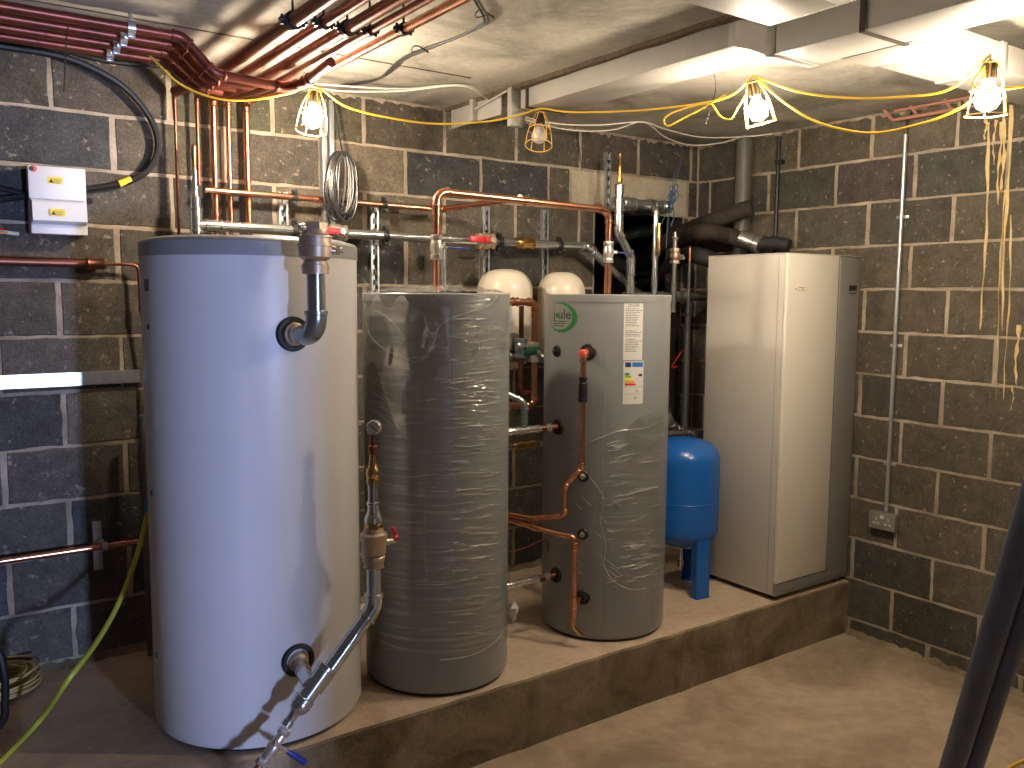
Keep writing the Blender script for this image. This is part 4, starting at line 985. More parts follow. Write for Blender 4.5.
# right wall services
q = H(743.5, 180, 'x', -.055)
bm = bmesh.new(); lathe(bm, (-.058, q.y, 1.2), (0, 0, 1), [(0, .048), (ZC-1.2-.001, .048)], 28); tag(obj('soil_pipe', bm, M['greypipe']), 'fat grey upright plastic pipe in the wall corner', 'pipe')
q = H(779, 140, 'x', -.02); bm = bmesh.new(); tube(bm, [Vector((-.02, q.y, ZC-.03)), Vector((-.02, q.y, 2.10))], .011, 12)
bp_ = tag(obj('black_conduit', bm, M['black']), 'thin black upright conduit on the right wall behind the cabinet', 'conduit')
cpz = H(781, 162, 'x', -.02).z; part('saddle_clip', M['black'], bp_, box, (-.036, q.y-.035, cpz-.012), (-.003, q.y+.014, cpz+.012), .003)
cd = thing('steel_conduit', 'silver upright conduit on the right wall ending at the double socket', 'conduit', (-.02, -1.408, .75))
part('tube', M['zinc'], cd, tube, [Vector((-.018, -1.408, .728)), Vector((-.018, -1.408, 2.66))], .0105, 14)
for px, py in ((901, 217), (893, 345.5), (887.5, 464)):
    z = H(px, py, 'x', -.018).z; bm = bmesh.new(); lathe(bm, (-.018, -1.408, z-.008), (0, 0, 1), [(0, .0108), (0, .0135), (.016, .0135), (.016, .0108)], 14, caps=False)
    box(bm, (-.010, -1.408-.032, z-.008), (-.0035, -1.408+.032, z+.008), .001); obj('saddle_clip', bm, M['zinc'], cd)
bm = bmesh.new(); tube(bm, smooth([Vector((-.018, -1.408, 2.66)), Vector((-.03, -1.42, 2.72)), Vector((-.06, -1.47, 2.77))]), .005, 8); obj('cable_tail', bm, M['black'], cd)
sk = thing('wall_socket', 'grey metal double socket low on the right wall', 'socket', (-.02, -1.402, .628))
part('box', M['socket'], sk, box, (-.042, -1.476, .632), (-.0035, -1.328, .722), .005)
part('face_plate', M['socket'], sk, box, (-.048, -1.476, .632), (-.0425, -1.328, .722), .002)
for yy in (-1.370, -1.437):
    bm = bmesh.new()
    box(bm, (-.0492, yy-.005, .679), (-.0482, yy+.005, .694), .0002)
    for s in (-1, 1): box(bm, (-.0492, yy+s*.012-.008, .658), (-.0482, yy+s*.012+.008, .668), .0002)
    o = obj('socket_insert', bm, M['pin'], sk)
    bm = bmesh.new(); box(bm, (-.0497, yy-.002, .682), (-.0493, yy+.002, .690))
    for s in (-1, 1): box(bm, (-.0497, yy+s*.012-.003, .6615), (-.0493, yy+s*.012+.003, .6645))
    obj('slots', bm, M['hole'], o)
part('switch', M['pin'], sk, box, (-.051, -1.414, .690), (-.0482, -1.394, .708), .001)

# wire ladder tray hanging at the top of the right wall
bm = bmesh.new(); xx = -.07
ra, rb = H(893, 117, 'x', xx), H(1024, 99, 'x', xx); zz_ = (ra.z+rb.z)/2-.005
yA, yB = ra.y, -4.6
tube(bm, fillet([Vector((xx, yA+.05, ZC-.001)), Vector((xx, yA, zz_)), Vector((xx, yB, zz_))], .02)[0], .009, 10)
y_ = yA-.13
while y_ > yB: tube(bm, [Vector((xx, y_, zz_)), Vector((xx+.012, y_+.045, ZC-.003))], .008, 8); y_ -= .17
tube(bm, [Vector((xx+.012, yA, ZC-.012)), Vector((xx+.012, yB, ZC-.012))], .008, 8)
tag(obj('ladder_tray', bm, M['basket']), 'pinkish brown ladder tray at the top of the right wall', 'cable tray')

# ------------------------------------------------------------------ flat ducts under the ceiling
def duct(name, lo, hi, root): return part(name, M['duct'], root, box, lo, hi, .004)
dk = thing('flat_duct', 'long off-white flat duct running under the ceiling with an offset bend', 'air duct', (-1.72, -1.6, 2.60))
duct('far_duct_length', (-1.83, -1.86, 2.69), (-1.61, -.62, 2.778), dk)
duct('near_duct_length', (-1.91, YF+.02, 2.60), (-1.69, -2.07, 2.69), dk)
bm = bmesh.new()
s = [Vector(p) for p in ((-1.83, -1.86, 2.69), (-1.61, -1.86, 2.69), (-1.61, -1.86, 2.778), (-1.83, -1.86, 2.778))]; e_ = [Vector(p) for p in ((-1.91, -2.07, 2.60), (-1.69, -2.07, 2.60), (-1.69, -2.07, 2.69), (-1.91, -2.07, 2.69))]
va = [bm.verts.new(p) for p in s]; vm_ = [bm.verts.new(p.lerp(q, .5)+Vector((0, 0, .004))) for p, q in zip(s, e_)]; vb_ = [bm.verts.new(p) for p in e_]
for A_, B_ in ((va, vm_), (vm_, vb_)):
    for i in range(4): bm.faces.new((A_[i], A_[(i+1) % 4], B_[(i+1) % 4], B_[i]))
bm.faces.new(va); bm.faces.new(vb_); obj('offset_bend', bm, M['duct'], dk, sharp=20)
for (ya, za) in ((-1.86, 2.688), (-.64, 2.688)):
    duct('coupling', (-1.833, ya-.022, za), (-1.607, ya+.022, 2.781), dk)
duct('coupling', (-1.913, -2.10, 2.597), (-1.687, -2.06, 2.693), dk)
duct('branch_collar', (-1.70, -2.43, 2.597), (-1.53, -2.19, 2.693), dk)
duct('branch_duct', (-1.54, -2.42, 2.60), (-.02, -2.20, 2.69), dk)
duct('branch_coupling', (-1.16, -2.424, 2.596), (-1.12, -2.196, 2.694), dk)
# spigots and bracket at the far end of the duct
bx_ = thing('duct_end_bracket', 'pale folded bracket closing the far end of the flat duct by the wall', 'bracket', (-1.85, -.4, 2.64))
part('plate', M['duct'], bx_, box, (-1.86, -.50, 2.68), (-1.845, -.05, 2.783), .003)
part('upright', M['duct'], bx_, box, (-1.88, -.612, 2.61), (-1.80, -.58, 2.783), .003)
part('upright', M['duct'], bx_, box, (-1.89, -.30, 2.68), (-1.86, -.27, 2.783), .003)
part('brace', M['duct'], bx_, tube, [Vector((-1.868, -.57, 2.775)), Vector((-1.875, -.30, 2.735))], .006, 6)
# hanger bands
def bandloop(label, x0, x1, z0, y, ztop=ZC):
    bm = bmesh.new(); w = .009
    box(bm, (x0-.003, y-w, z0), (x0-.0005, y+w, ztop)); box(bm, (x1+.0005, y-w, z0), (x1+.003, y+w, ztop)); box(bm, (x0-.003, y-w, z0-.003), (x1+.003, y+w, z0-.0005))
    z = z0+.01
    return tag(obj('hanger_band', bm, M['band'], flat=True), label, 'hanger band', 'brown bands holding the flat duct')
yb1 = H(526, 108, 'x', -1.83).y; bandloop('brown hanger band round the far end of the duct by the unlit lamp', -1.833, -1.607, 2.687, -.67)
bandloop('brown hanger band round the near duct, between the two rightmost bulbs', -1.913, -1.687, 2.597, H(863, 29, 'x', -1.91).y)
bx2 = thing('overhead_duct', 'broad pale duct cut off by the top edge of the photo', 'air duct', (-2.5, -2.5, 2.60))
duct('duct_length', (-2.77, -2.49, 2.60), (-2.15, -2.27, 2.69), bx2)
duct('duct_return', (-2.37, YF+.02, 2.602), (-2.15, -2.48, 2.692), bx2)
# rough dark strip beside the duct
bm = bmesh.new(); n_ = 40; R1 = []
for i in range(n_+1):
    y = -.01+(-4.6)*i/n_; j = random.gauss(0, .003)
    R1.append([bm.verts.new((-1.87+j, y, ZC-.0005)), bm.verts.new((-1.868+j, y, ZC-.018+random.gauss(0, .002))), bm.verts.new((-1.84, y, ZC-.018+random.gauss(0, .002))), bm.verts.new((-1.84, y, ZC-.0005))])
for p, q in zip(R1, R1[1:]):
    for k in range(3): bm.faces.new((p[k], q[k], q[k+1], p[k+1]))
tag(obj('dark_strip', bm, M['umber'], flat=True), 'rough dark strip along the top of the long flat duct', 'ceiling strip')

# ------------------------------------------------------------------ festoon lamps
bulbm = emis('lit bulb glass', (1, .83, .62), 820)
bulb_off = mat('unlit bulb glass', (.55, .5, .45), .05, spec=1.0)
def lamp(c, label, axis, lit):
    axis = Vector(axis).normalized(); c = Vector(c); t = thing('caged_lamp', label, 'lamp', c-Vector((0, 0, .07)), 'festoon lamps')
    top = c-axis*.075
    part('lamp_holder', M['black'], t, lathe, top-axis*.012, axis, [(0, .012), (.01, .022), (.055, .022), (.06, .018)], 16)
    bm = bmesh.new(); pr = [(.045, .013), (.06, .018), (.085, .033), (.108, .037), (.128, .028), (.138, .010), (.139, .001)]
    lathe(bm, top, axis, pr, 12, caps=False); o = obj('bulb', bm, bulbm if lit else bulb_off, t)
    bm = bmesh.new(); x, y, _ = frame(axis)
    prof = [(-.005, .022), (.05, .045), (.10, .055), (.15, .060)]
    for k in range(6):
        a = k*PI/3; tube(bm, [top+axis*s+(x*math.cos(a)+y*math.sin(a))*r for s, r in prof], .0022, 6)
    for s, r in (prof[0], (.075, .050), prof[3]):
        tube(bm, [top+axis*s+(x*math.cos(a)+y*math.sin(a))*r for a in [2*PI*i/24 for i in range(24)]], .0024, 6, closed=True)
    obj('cage', bm, M['ycage'], t); return t, top
LP = {1: H(313, 112, 'z', 2.545), 0: H(537, 131, 'z', 2.585), 2: H(757, 104, 'z', 2.57), 3: H(988, 90, 'z', 2.48)}
LP[0].y -= .02
tops = {}
for k, (lb, ax, lit) in {1: ('lit caged bulb at the left, above the cable coil', (-.15, -.1, -1), True), 0: ('unlit yellow caged lamp hanging by the end of the duct', (-.25, -.25, -1), False), 2: ('lit caged bulb in the middle, under the flat duct bend', (.25, -.1, -1), True), 3: ('rightmost lit caged bulb, near the right wall', (.05, .05, -1), True)}.items():
    _, tops[k] = lamp(LP[k], lb, ax, lit)

def cable(name, label, pts, r, m, cat='cable', group=None, k=8):
    bm = bmesh.new(); tube(bm, smooth(pts, k), r, 8); return tag(obj(name, bm, m), label, cat, group)
t = tops
V = lambda x, y, a, b: HV(x, y, a, b)
o1 = t[1]+Vector((0, 0, .03)); o0 = t[0]+Vector((0, 0, .03)); o2 = t[2]+Vector((0, 0, .03)); o3 = t[3]+Vector((0, 0, .03))
start = H(150, 56, 'z', 2.68)
cable('festoon_cable', 'yellow cable sagging from lamp to lamp along the back wall', [start, V(180, 84, start, o1), V(215, 98, start, o1), V(250, 100, start, o1), V(290, 93, start, o1), o1, V(345, 106, o1, o0), V(390, 118, o1, o0), V(440, 124, o1, o0), V(490, 121, o1, o0), V(520, 115, o1, o0), o0, V(570, 112, o0, o2), V(630, 111, o0, o2), V(690, 105, o0, o2), V(730, 96, o0, o2), o2], .0042, M['yellow'])
cable('festoon_cable', 'upper yellow cable between the middle and rightmost bulbs', [o2, V(800, 92, o2, o3), V(850, 98, o2, o3), V(900, 97, o2, o3), V(950, 89, o2, o3), o3], .0042, M['yellow'])
cable('festoon_cable', 'lower yellow cable sagging between the middle and rightmost bulbs', [o2+Vector((.01, 0, 0)), V(785, 103, o2, o3), V(820, 123, o2, o3), V(870, 133, o2, o3), V(920, 124, o2, o3), V(955, 111, o2, o3), V(980, 95, o2, o3)], .0042, M['yellow'])
cable('festoon_cable', 'yellow cable running on from the rightmost bulb to the right edge', [o3, V(1010, 88, o2, o3+Vector((.01, -.01, 0))), o3+Vector((.9, -.9, .12))], .0042, M['yellow'])
cable('spare_cable_loop', 'yellow cable tied in two loops left of the middle bulb', [V(725, 95, o0, o2), V(705, 107, o0, o2), V(680, 120, o0, o2), V(668, 126, o0, o2), V(664, 120, o0, o2), V(672, 113, o0, o2), V(690, 107, o0, o2), V(710, 104, o0, o2), V(720, 116, o0, o2), V(730, 119, o0, o2), V(738, 108, o0, o2), V(745, 96, o0, o2)], .0038, M['yellow'])
cable('cable_tie', 'black cable tie at the yellow loops left of the middle bulb', [H(714, 73, 'z', 2.78), V(716, 86, o0, o2), V(714, 97, o0, o2), V(710, 110, o0, o2), V(706, 124, o0, o2)], .0018, M['black'], 'cable tie', k=3)
cable('white_cable', 'upper white cable under the ceiling, from leftmost bulb to right wall', [H(300, 82, 'z', 2.72), H(330, 85, 'z', 2.735), H(400, 89, 'z', 2.765), H(462, 85, 'z', 2.775), H(490, 100, 'z', 2.76), H(522, 116, 'z', 2.745), H(560, 124, 'z', 2.735), H(600, 125, 'z', 2.74), H(642, 122, 'z', 2.765), H(665, 129, 'z', 2.76), H(700, 137, 'z', 2.75), H(740, 137, 'z', 2.76), H(772, 134, 'z', 2.77)], .0035, M['whitecable'])
cable('white_cable', 'lower white cable under the ceiling, sagging more before the right wall', [H(300, 84, 'z', 2.71), H(340, 91, 'z', 2.715), H(400, 91, 'z', 2.75), H(462, 86, 'z', 2.77), H(492, 102, 'z', 2.755), H(524, 119, 'z', 2.735), H(570, 130, 'z', 2.72), H(612, 130, 'z', 2.73), H(643, 122, 'z', 2.762), H(665, 137, 'z', 2.75), H(690, 145, 'z', 2.74), H(720, 143, 'z', 2.745), H(745, 136, 'z', 2.765)], .0035, M['whitecable'])
for k, dx in enumerate((0, 4)):
    cable('ceiling_cable', ['left one of two grey cables clipped across the ceiling', 'right one of two grey cables clipped across the ceiling'][k], [H(340+dx, 86, 'z', 2.77), H(376+dx, 80-dx*.4, 'z', 2.775), H(400+dx, 60, 'z', 2.775), H(425+dx, 49, 'z', 2.778), H(456+dx, 38-dx*.5, 'z', 2.778), H(480+dx, 25, 'z', 2.778), H(484+dx, 18, 'z', 2.775), H(472+dx, -4, 'z', 2.775)], .0045, M['greycable'], group='grey ceiling cables')
for (px, py, lb) in ((420, 50, 'black tie on the grey ceiling cables, lower of the two'), (485, 15, 'black tie on the grey ceiling cables, upper of the two')):
    c_ = H(px, py, 'z', 2.776); bm = bmesh.new(); tube(bm, [c_+Vector((.035*math.cos(a), .02*math.sin(a), .008*math.sin(a*2))) for a in [2*PI*i/20 for i in range(20)]], .0022, 5, closed=True)
    tag(obj('cable_tie', bm, M['black']), lb, 'cable tie', 'ties on the grey ceiling cables')
cable('thin_flex', 'thin black flex hanging from ceiling to wall right of the unlit lamp', [H(562, 115, 'z', 2.78), H(572, 121, 'y', -.1), H(578, 140, 'y', -.02), H(582, 170, 'y', -.012)], .0022, M['rubber'])

# ------------------------------------------------------------------ left wall items
cu = thing('consumer_unit', 'white electrical enclosure with two yellow warning labels', 'fuse box', (-3.665, -.05, 2.07))
a, b = H(27, 165, 'y', -.09), H(87.5, 234, 'y', -.09); x0, x1, z1, z0 = a.x, b.x+.002, a.z-.002, H(27, 232, 'y', -.09).z-.004
part('back_box', M['unit'], cu, box, (x0+.004, -.088, z0), (x1, -.004, z1), .004)
zm_ = z0+(z1-z0)*.52
part('upper_cover', M['unit'], cu, box, (x0, -.100, zm_), (x1-.002, -.0885, z1+.002), .003)
bm = bmesh.new(); prof = [(-.0885, zm_-.001), (-.112, zm_-.012), (-.118, z0+.050), (-.105, z0+.040), (-.0885, z0+.038)]
va = [bm.verts.new((x0+.008, y, z)) for y, z in prof]; vb_ = [bm.verts.new((x1-.004, y, z)) for y, z in prof]
for i in range(5): bm.faces.new((va[i], va[(i+1) % 5], vb_[(i+1) % 5], vb_[i]))
bm.faces.new(va); bm.faces.new(vb_); fl = obj('hinged_flap', bm, M['unit'], cu, sharp=20)
def wlabel(cx, cz, y, par, t_=.0):
    lb = part('warning_label', M['yellowlabel'], par, box, (cx-.026, y-.001, cz-.013), (cx+.026, y, cz+.013))
    bm = bmesh.new(); tri = [(-.022, -.009), (-.006, -.009), (-.014, .006)]; bm.faces.new([bm.verts.new((cx+x, y-.0015, cz+z)) for x, z in tri])
    for q in text_polys('WARNING', .0078, 'LEFT'): bm.faces.new([bm.verts.new((cx-.012+x*.9, y-.0015, cz-.001+z)) for x, z in q])
    for k in range(2): box(bm, (cx-.010, y-.0016, cz-.006-.004*k), (cx+.018-.004*k, y-.0012, cz-.0045-.004*k))
    obj('warning_print', bm, M['ink'], lb)
q = H(55, 180.5, 'y', -.1); wlabel(q.x, q.z, -.1005, cu); q = H(57.5, 212.5, 'y', -.118); wlabel(q.x, q.z, -.1185, cu)
q = H(33, 168.5, 'y', -.1); part('maker_badge', M['redcap'], cu, lathe, q, (0, -1, 0), [(0, .013), (.001, .013)], 20); part('badge_half', M['ink'], cu, lathe, q+Vector((-.006, 0, 0)), (0, -1, 0), [(0, .008), (.0016, .008)], 14)
# heavy black cables
cable('armoured_cable', 'thick black cable looping round on the wall beside the enclosure', [Vector((XL+.02, -.05, 2.76)), H(-60, 36, 'y', -.05), H(0, 46, 'y', -.05), H(55, 55, 'y', -.06), H(90, 67, 'y', -.06), H(125, 88, 'y', -.05), H(150, 118, 'y', -.04), H(158, 145, 'y', -.04), H(150, 168, 'y', -.045), H(130, 181, 'y', -.045), H(105, 187, 'y', -.04), H(80, 190, 'y', -.035), H(40, 194, 'y', -.025), H(-10, 201, 'y', -.025)], .0135, M['rubber'])
ring_ = bpy.data.objects['armoured_cable']
bm = bmesh.new(); q0, q1 = H(119, 184, 'y', -.045), H(131, 179.5, 'y', -.045); tube(bm, [q0, q1], .0150, 12); obj('yellow_marker', bm, M['yellowlabel'], ring_)
cable('armoured_cable', 'thick black cable running level at the top of the wall behind the red coppers', [Vector((XL+.02, -.02, 2.80-.05)), H(0, 42, 'y', -.02), H(60, 50, 'y', -.02), H(110, 61, 'y', -.02), H(165, 66, 'y', -.02), H(200, 72, 'y', -.02)], .0125, M['rubber'])
cable('armoured_cable', 'black cable passing behind the lower half of the enclosure', [H(-30, 186, 'y', -.02), H(0, 188, 'y', -.02), H(30, 195, 'y', -.02), H(60, 200, 'y', -.018), H(92, 201, 'y', -.02)], .011, M['rubber'])
# tapped wires
bm = bmesh.new(); tube(bm, smooth([H(-30, 236, 'y', -.03), H(0, 232, 'y', -.03), H(10, 233, 'y', -.035), H(19, 234, 'y', -.035)]), .008, 8)
w_ = tag(obj('terminal_wires', bm, M['whitecable']), 'white wire ends with a red tip sticking in at the left edge', 'wire')
part('red_tip', M['redhandle'], w_, tube, [H(-2, 228, 'y', -.04), H(5, 230, 'y', -.04)], .004, 6)
part('brown_core', M['ycage'], w_, tube, [H(-2, 232, 'y', -.045), H(8, 232.5, 'y', -.045)], .004, 6)
# fat and thin copper
hpz = H(0, 261, 'y', -.05)
r1 = pipe('capped_copper_pipe', 'dull copper pipe reducing to a thin one left of the white tank lid', 'pipe', [Vector((XL+.02, -.05, 1.965)), H(88, 263.5, 'y', -.05)], .019, M['dullcopper'], .03)
for ch in (): pass
e1 = H(88, 263.5, 'y', -.05); dx_ = Vector((1, 0, 0))
part('reducer', M['dullcopper'], r1, lathe, e1-dx_*.01, dx_, [(0, .0215), (.008, .0245), (.016, .0215), (.06, .0215), (.068, .0235), (.075, .02), (.08, .010)], 16)
e2 = e1+dx_*.06; xv = H(138, 266, 'y', -.05).x
bm = bmesh.new(); tube(bm, fillet([e2, Vector((xv, -.05, e2.z)), Vector((xv+.005, -.05, H(139, 310, 'y', -.05).z)), Vector((xv+.03, -.05, H(143, 365, 'y', -.05).z)), Vector((xv+.03, -.05, 1.10))], .025)[0], .0065, 10); obj('thin_tube', bm, M['dullcopper'], r1)
for py in (307, 412): coupling(Vector((xv+.005 if py < 350 else xv+.03, -.05, H(139, py, 'y', -.05).z)), Vector((0, 0, 1)), .0075, .035, M['dullcopper'], r1, 1.5)
# galvanised channel
a = H(0, 378, 'y', -.02); ch0, ch1 = 1.462, 1.516
bm = bmesh.new(); xe = H(141, 372, 'y', -.03).x
box(bm, (XL+.02, -.022, ch1-.003), (xe, -.003, ch1)); box(bm, (XL+.02, -.022, ch0), (xe, -.003, ch0+.003)); box(bm, (XL+.02, -.024, ch0+.003), (xe, -.021, ch1-.003)); 
tag(obj('channel_rail', bm, M['zinc'], flat=True), 'shiny galvanised channel fixed level on the left part of the wall', 'metal rail')
# low copper pipe with clip
c0_, c1_ = H(0, 561, 'y', -.05), H(150, 538, 'y', -.05)
pl_ = pipe('low_copper_pipe', 'copper pipe running level low on the wall at the left', 'pipe', [Vector((XL+.02, -.05, .785)), Vector((c1_.x+.2, -.05, .785))], .0135, M['copper'], .03)
coupling(Vector((H(118, 544, 'y', -.05).x, -.05, .785)), Vector((1, 0, 0)), .0135, .04, M['copper'], pl_)
bx3 = H(98.5, 546, 'y', -.03).x
bm = bmesh.new(); box(bm, (bx3-.018, -.010, .675), (bx3+.018, -.0035, .885), .001)
for z in (.71, .85): lathe(bm, (bx3, -.010, z), (0, -1, 0), [(0, .009), (.006, .009)], 6)
lathe(bm, (bx3+.010, -.05, .785), (1, 0, 0), [(0, .0138), (0, .019), (.02, .019), (.02, .0138)], 16, caps=False)
box(bm, (bx3-.004, -.034, .80), (bx3+.022, -.008, .81)); box(bm, (bx3-.004, -.034, .76), (bx3+.022, -.008, .77))
tag(obj('pipe_bracket', bm, M['zinc']), 'galvanised bracket plate clipping the low copper pipe', 'pipe bracket')
# grey upright pipe hidden half behind the tank
q = H(143.5, 440, 'y', -.12); bm = bmesh.new(); tube(bm, [Vector((q.x, -.10, ZS+.001)), Vector((q.x, -.10, H(143, 415, 'y', -.1).z))], .013, 12)
gp_ = tag(obj('grey_upright_pipe', bm, M['greypipe']), 'thin grey upright pipe half hidden behind the white tank', 'pipe')
# yellow green hose with blue connector
hc = H(148, 512, 'y', -.25)
hs = cable('garden_hose', 'yellow green hose curving from behind the white tank to the floor', [hc+Vector((.03, .02, .03)), hc, H(137, 555, 'y', -.35), H(120, 600, 'y', -.47), H(98, 640, 'y', -.62), H(68, 680, 'y', -.78), H(40, 720, 'z', .33), H(0, 762, 'z', .302), H(-40, 800, 'z', .302), H(-110, 860, 'z', .302)], .0095, M['hose'], 'hose')
part('hose_connector', mat('blue connector plastic', (.05, .22, .42), .4), hs, lathe, hc-Vector((0, 0, .0)), (0.02, .02, .1), [(0, .013), (.03, .014), (.03, .017), (.06, .017)], 14)
# rope coil on the plinth
bm = bmesh.new(); rnd = random.Random(9); cc_ = H(-2, 690, 'z', .30)
for k in range(26):
    rr = rnd.uniform(.08, .150); tz = rnd.uniform(0, .06); ph = rnd.random()*6; tl = rnd.uniform(0, .20)
    tube(bm, [Vector((cc_.x+rnd.gauss(0, .0)+rr*math.cos(a), cc_.y+rr*math.sin(a), .300+.006+tz+tl*rr*(1+math.sin(a+ph))*.5)) for a in [2*PI*i/28 for i in range(28)]], .0048, 6, closed=True)
tag(obj('cable_coil', bm, M['rope']), 'tan yellow cable lying coiled on the plinth at the left edge', 'cable')
cable('black_hose', 'black hose end standing at the left edge beside the tan coil', [H(-30, 640, 'y', -.40), H(-4, 650, 'y', -.42), H(4, 672, 'y', -.45), H(5, 700, 'y', -.50), H(0, 725, 'y', -.55), H(-40, 745, 'z', .33)], .014, M['rubber'], 'hose')

# ------------------------------------------------------------------ pipes between the grey cylinders
yc = -.50; Y = lambda x, y, yy=yc: H(x, y, 'y', yy)
pipe('copper_flow_pipe', 'bright copper pipe bending out and down between the two grey cylinders', 'pipe', [Y(480, 301), Y(534.5, 302), Y(534, 408), Y(480, 408)] if False else [Y(490, 301), Y(535, 302.5), Vector((Y(535, 302.5).x, yc, Y(535, 406).z)), Y(490, 406)], .0175, M['copper'], .03, cpl=[(0, .55, .03), (1, .12, .02)], n=16)
vr = bpy.data.objects['copper_flow_pipe']
valve(Vector((Y(535, 302).x, yc, Y(535, 352).z)), (0, 0, 1), .021, M['nickel'], vr, (-.2, -.9, 0), M['green_w'], (-1, 0, 0), .10, 'ball_valve', .10)
q = Y(521.5, 306, -.46); q2 = Y(521.5, 392, -.46)
pk2 = pipe('copper_return_pipe', 'darker copper pipe dropping behind the bright one between the grey cylinders', 'pipe', [Vector((q.x, -.46, q.z)), Vector((q.x, -.46, q2.z)), Vector((q.x+.10, -.46, q2.z-.02))], .0125, M['dullcopper'], .03, n=14)
valve(Vector((q.x, -.46, Y(521, 348, -.46).z)), (0, 0, 1), .02, M['darksteel'], pk2, (-.5, -.8, 0), M['green_w'], (.9, -.4, 0), .10, 'ball_valve', .10)
pipe('grey_valve_manifold', 'grey pump body and manifold on the wall between the grey cylinders', 'pump', [H(500, 357, 'y', -.38), H(546, 358, 'y', -.38)], .022, M['darksteel'], .03, cpl=[(0, .3, .07), (0, .8, .05)], n=16)
mf = bpy.data.objects['grey_valve_manifold']; q = H(512, 343, 'y', -.36)
part('pump_body', M['greypipe'], mf, lathe, q-Vector((.05, 0, 0)), (1, 0, 0), [(0, .03), (.015, .052), (.07, .052), (.09, .03), (.13, .02)], 24)
pA, nA = ports['a']; pG, nG = ports['g']
for key, lb in (('a', 'upper steel pipe entering the left side of the logo cylinder'), ('g', 'lower steel pipe entering the left side of the logo cylinder')):
    p, n = ports[key]; nn = Vector((-1, 0, 0)); e_ = Vector((-2.095, p.y, p.z))
    rt = pipe('steel_branch_pipe', lb, 'pipe', [p-nn*.02, e_, e_+Vector((-.0, .45, 0))], .0155, M['chrome'], .03, cpl=[(0, .25, .03), (0, .5, .05), (0, .75, .03)], group='steel stubs into the logo cylinder', n=16)
    part('stub', M['dullcopper'], rt, tube, [p-nn*.02, p+nn*.10], .017, 14)
q = Vector((-2.0, pA.y, pA.z)); pipe('steel_stub_riser', 'short steel riser with a curved hose on top, between the grey cylinders', 'pipe', [Vector((-1.985, pA.y+.0, pA.z+.017)), Vector((-1.985, pA.y, H(526, 402, 'y', pA.y).z)), Vector((-2.08, pA.y+.05, H(515, 391, 'y', pA.y).z))], .0135, M['darksteel'], .04, cpl=[(0, .3, .03), (0, .7, .03)])
a_ = H(498, 448, 'y', -.55); b_ = H(544, 443, 'y', -.55)
rt = pipe('brass_valve_pipe', 'level pipe with a brass valve under the upper steel branch', 'pipe', [a_, Vector((b_.x, b_.y, a_.z))], .010, M['darksteel'], .03)
q = H(527, 445, 'y', -.55); part('brass_valve', M['brass'], rt, lathe, Vector((q.x-.08, -.55, a_.z)), (1, 0, 0), [(0, .011), (.01, .018), (.05, .02), (.06, .016), (.11, .021), (.14, .018), (.15, .011)], 14)
# copper down the front of the logo cylinder
pb, nb = ports['b']; n_ = Vector((-.85, -.52, 0)).normalized(); pp = pb+n_*.085
QQ = lambda x, y: HP(x, y, pp, n_)
a1 = QQ(583.5, 354); a2 = QQ(582.5, 467); a3 = QQ(565, 486); a4 = QQ(564, 515.5); a5 = QQ(532, 519)
a1.z = pb.z
for v_ in (a2,): v_.x, v_.y = a1.x, a1.y
a4.x, a4.y = a3.x, a3.y
cf = pipe('copper_relief_pipe', 'copper pipe zigzagging down the front of the logo cylinder', 'pipe', [pb-n_*.02, a1, a2, a3, a4, a5, a5+Vector((-.12, .42, 0))], .0125, M['copper'], .026, cpl=[(4, .55, .03), (4, .85, .03), (2, .5, .02)], n=16, fit=M['copper'])
part('red_valve_cap', M['redcap'], cf, lathe, a1-n_*.002, n_, [(0, .016), (.02, .017), (.03, .014), (.032, .004)], 16)
zq1, zq2 = QQ(583, 377).z, QQ(583, 402).z
part('black_valve', M['black'], cf, lathe, (a1.x, a1.y, zq2), (0, 0, 1), [(0, .014), (0, .021), (.018, .021), (.02, .017), ((zq1-zq2)*.35, .020), ((zq1-zq2)*.75, .019), ((zq1-zq2)*.8, .013), ((zq1-zq2)*.88, .018), (zq1-zq2, .018)], 18)
pf, nf = ports['f']; pp2 = pf+n_*.09; QF = lambda x, y: HP(x, y, pp2, n_)
c1 = QF(536, 528); c2 = QF(571.5, 537.5); c3 = QF(573.5, 618); c2.x, c2.y = c3.x, c3.y; jn = Vector((c3.x, c3.y, pf.z))
cg = pipe('copper_drain_pipe', 'copper drain pipe low on the front of the logo cylinder ending in brass', 'pipe', [c1+Vector((-.1, .4, .03)), c1, c2, c3], .0125, M['copper'], .022, cpl=[(2, .12, .03)], n=16)
part('stub', M['copper'], cg, tube, [pf-n_*.02, jn], .0125, 14); part('tee', M['copper'], cg, lathe, jn-Vector((0, 0, .03)), (0, 0, 1), [(0, .0135), (0, .0165), (.008, .0165), (.01, .0145), (.05, .0145), (.052, .0165), (.06, .0165)], 16)
bm = bmesh.new(); tube(bm, smooth([c3+Vector((0, 0, .005)), c3-Vector((0, 0, .035)), c3+Vector((.012, -.008, -.055)), c3+Vector((.03, -.02, -.078))]), [.010]*19, 10); lathe(bm, c3-Vector((0, 0, .02)), (0, 0, 1), [(0, .014), (.02, .014)], 6); obj('drain_cock', bm, M['brass'], cg)
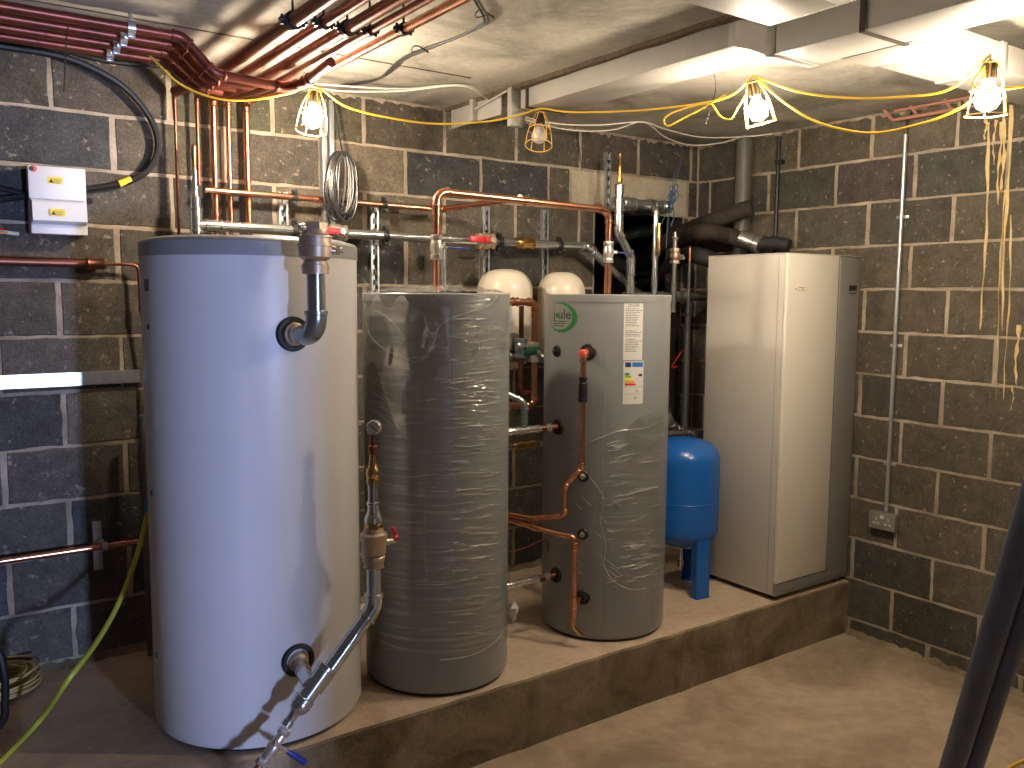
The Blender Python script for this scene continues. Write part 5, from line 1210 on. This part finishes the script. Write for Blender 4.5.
bm = bmesh.new(); tube(bm, smooth([H(500, 553, 'y', -.7), H(522, 549, 'y', -.75), H(545, 540, 'y', -.82), H(548, 552, 'y', -.82)]), .0035, 6)
tag(obj('capillary_wire', bm, M['redcopper']), 'thin reddish wire strung between the grey cylinders', 'wire')

# ------------------------------------------------------------------ dark pipes leaning at the right edge
a_ = CP+ray(963, 768)*1.95; b_ = CP+ray(1029, 560)*1.62
dv = (b_-a_).normalized(); ft = a_-dv*((a_.z-.018)/dv.z); tp = a_+dv*((2.59-a_.z)/dv.z)
sd = dv.cross(_f).normalized()
for k, lb in ((-1, 'left one of the two dark blue grey pipes leaning at the right edge'), (1, 'right one of the two dark blue grey pipes leaning at the right edge')):
    bm = bmesh.new(); o_ = -sd*.0255*k+(_f*.012 if k > 0 else Vector())
    tube(bm, [ft+o_, tp+o_], .0255 if k < 0 else .0245, 22)
    tag(obj('leaning_pipe', bm, M['pole']), lb, 'pipe', 'dark pipes leaning at the right edge')

ye = cable('festoon_cable', 'short piece of yellow cable on the lower floor at the bottom right corner', [H(1000, 775, 'z', .006), H(1016, 764, 'z', .006), H(1040, 757, 'z', .006), H(1100, 752, 'z', .006)], .006, M['yellow'])
# ------------------------------------------------------------------ light
w = bpy.data.worlds.new('world'); SC.world = w; w.use_nodes = True
w.node_tree.nodes['Background'].inputs[0].default_value = (.45, .6, 1, 1); w.node_tree.nodes['Background'].inputs[1].default_value = .25
# daylight through the doorway behind the photographer
ld = bpy.data.lights.new('daylight', 'AREA'); ld.shape = 'RECTANGLE'; ld.size = .3; ld.size_y = .5; ld.energy = 400; ld.color = (.45, .57, 1)
lo = bpy.data.objects.new('daylight', ld); COL.objects.link(lo); lo.location = (-2.6, -9.0, 1.0)
lo.rotation_euler = (Vector((-3.6, -.8, .9))-lo.location).to_track_quat('-Z', 'Y').to_euler()

SC.view_settings.view_transform = 'Standard'; SC.view_settings.look = 'None'; SC.view_settings.gamma = 1; SC.view_settings.use_curve_mapping = False
SC.view_settings.exposure = .2
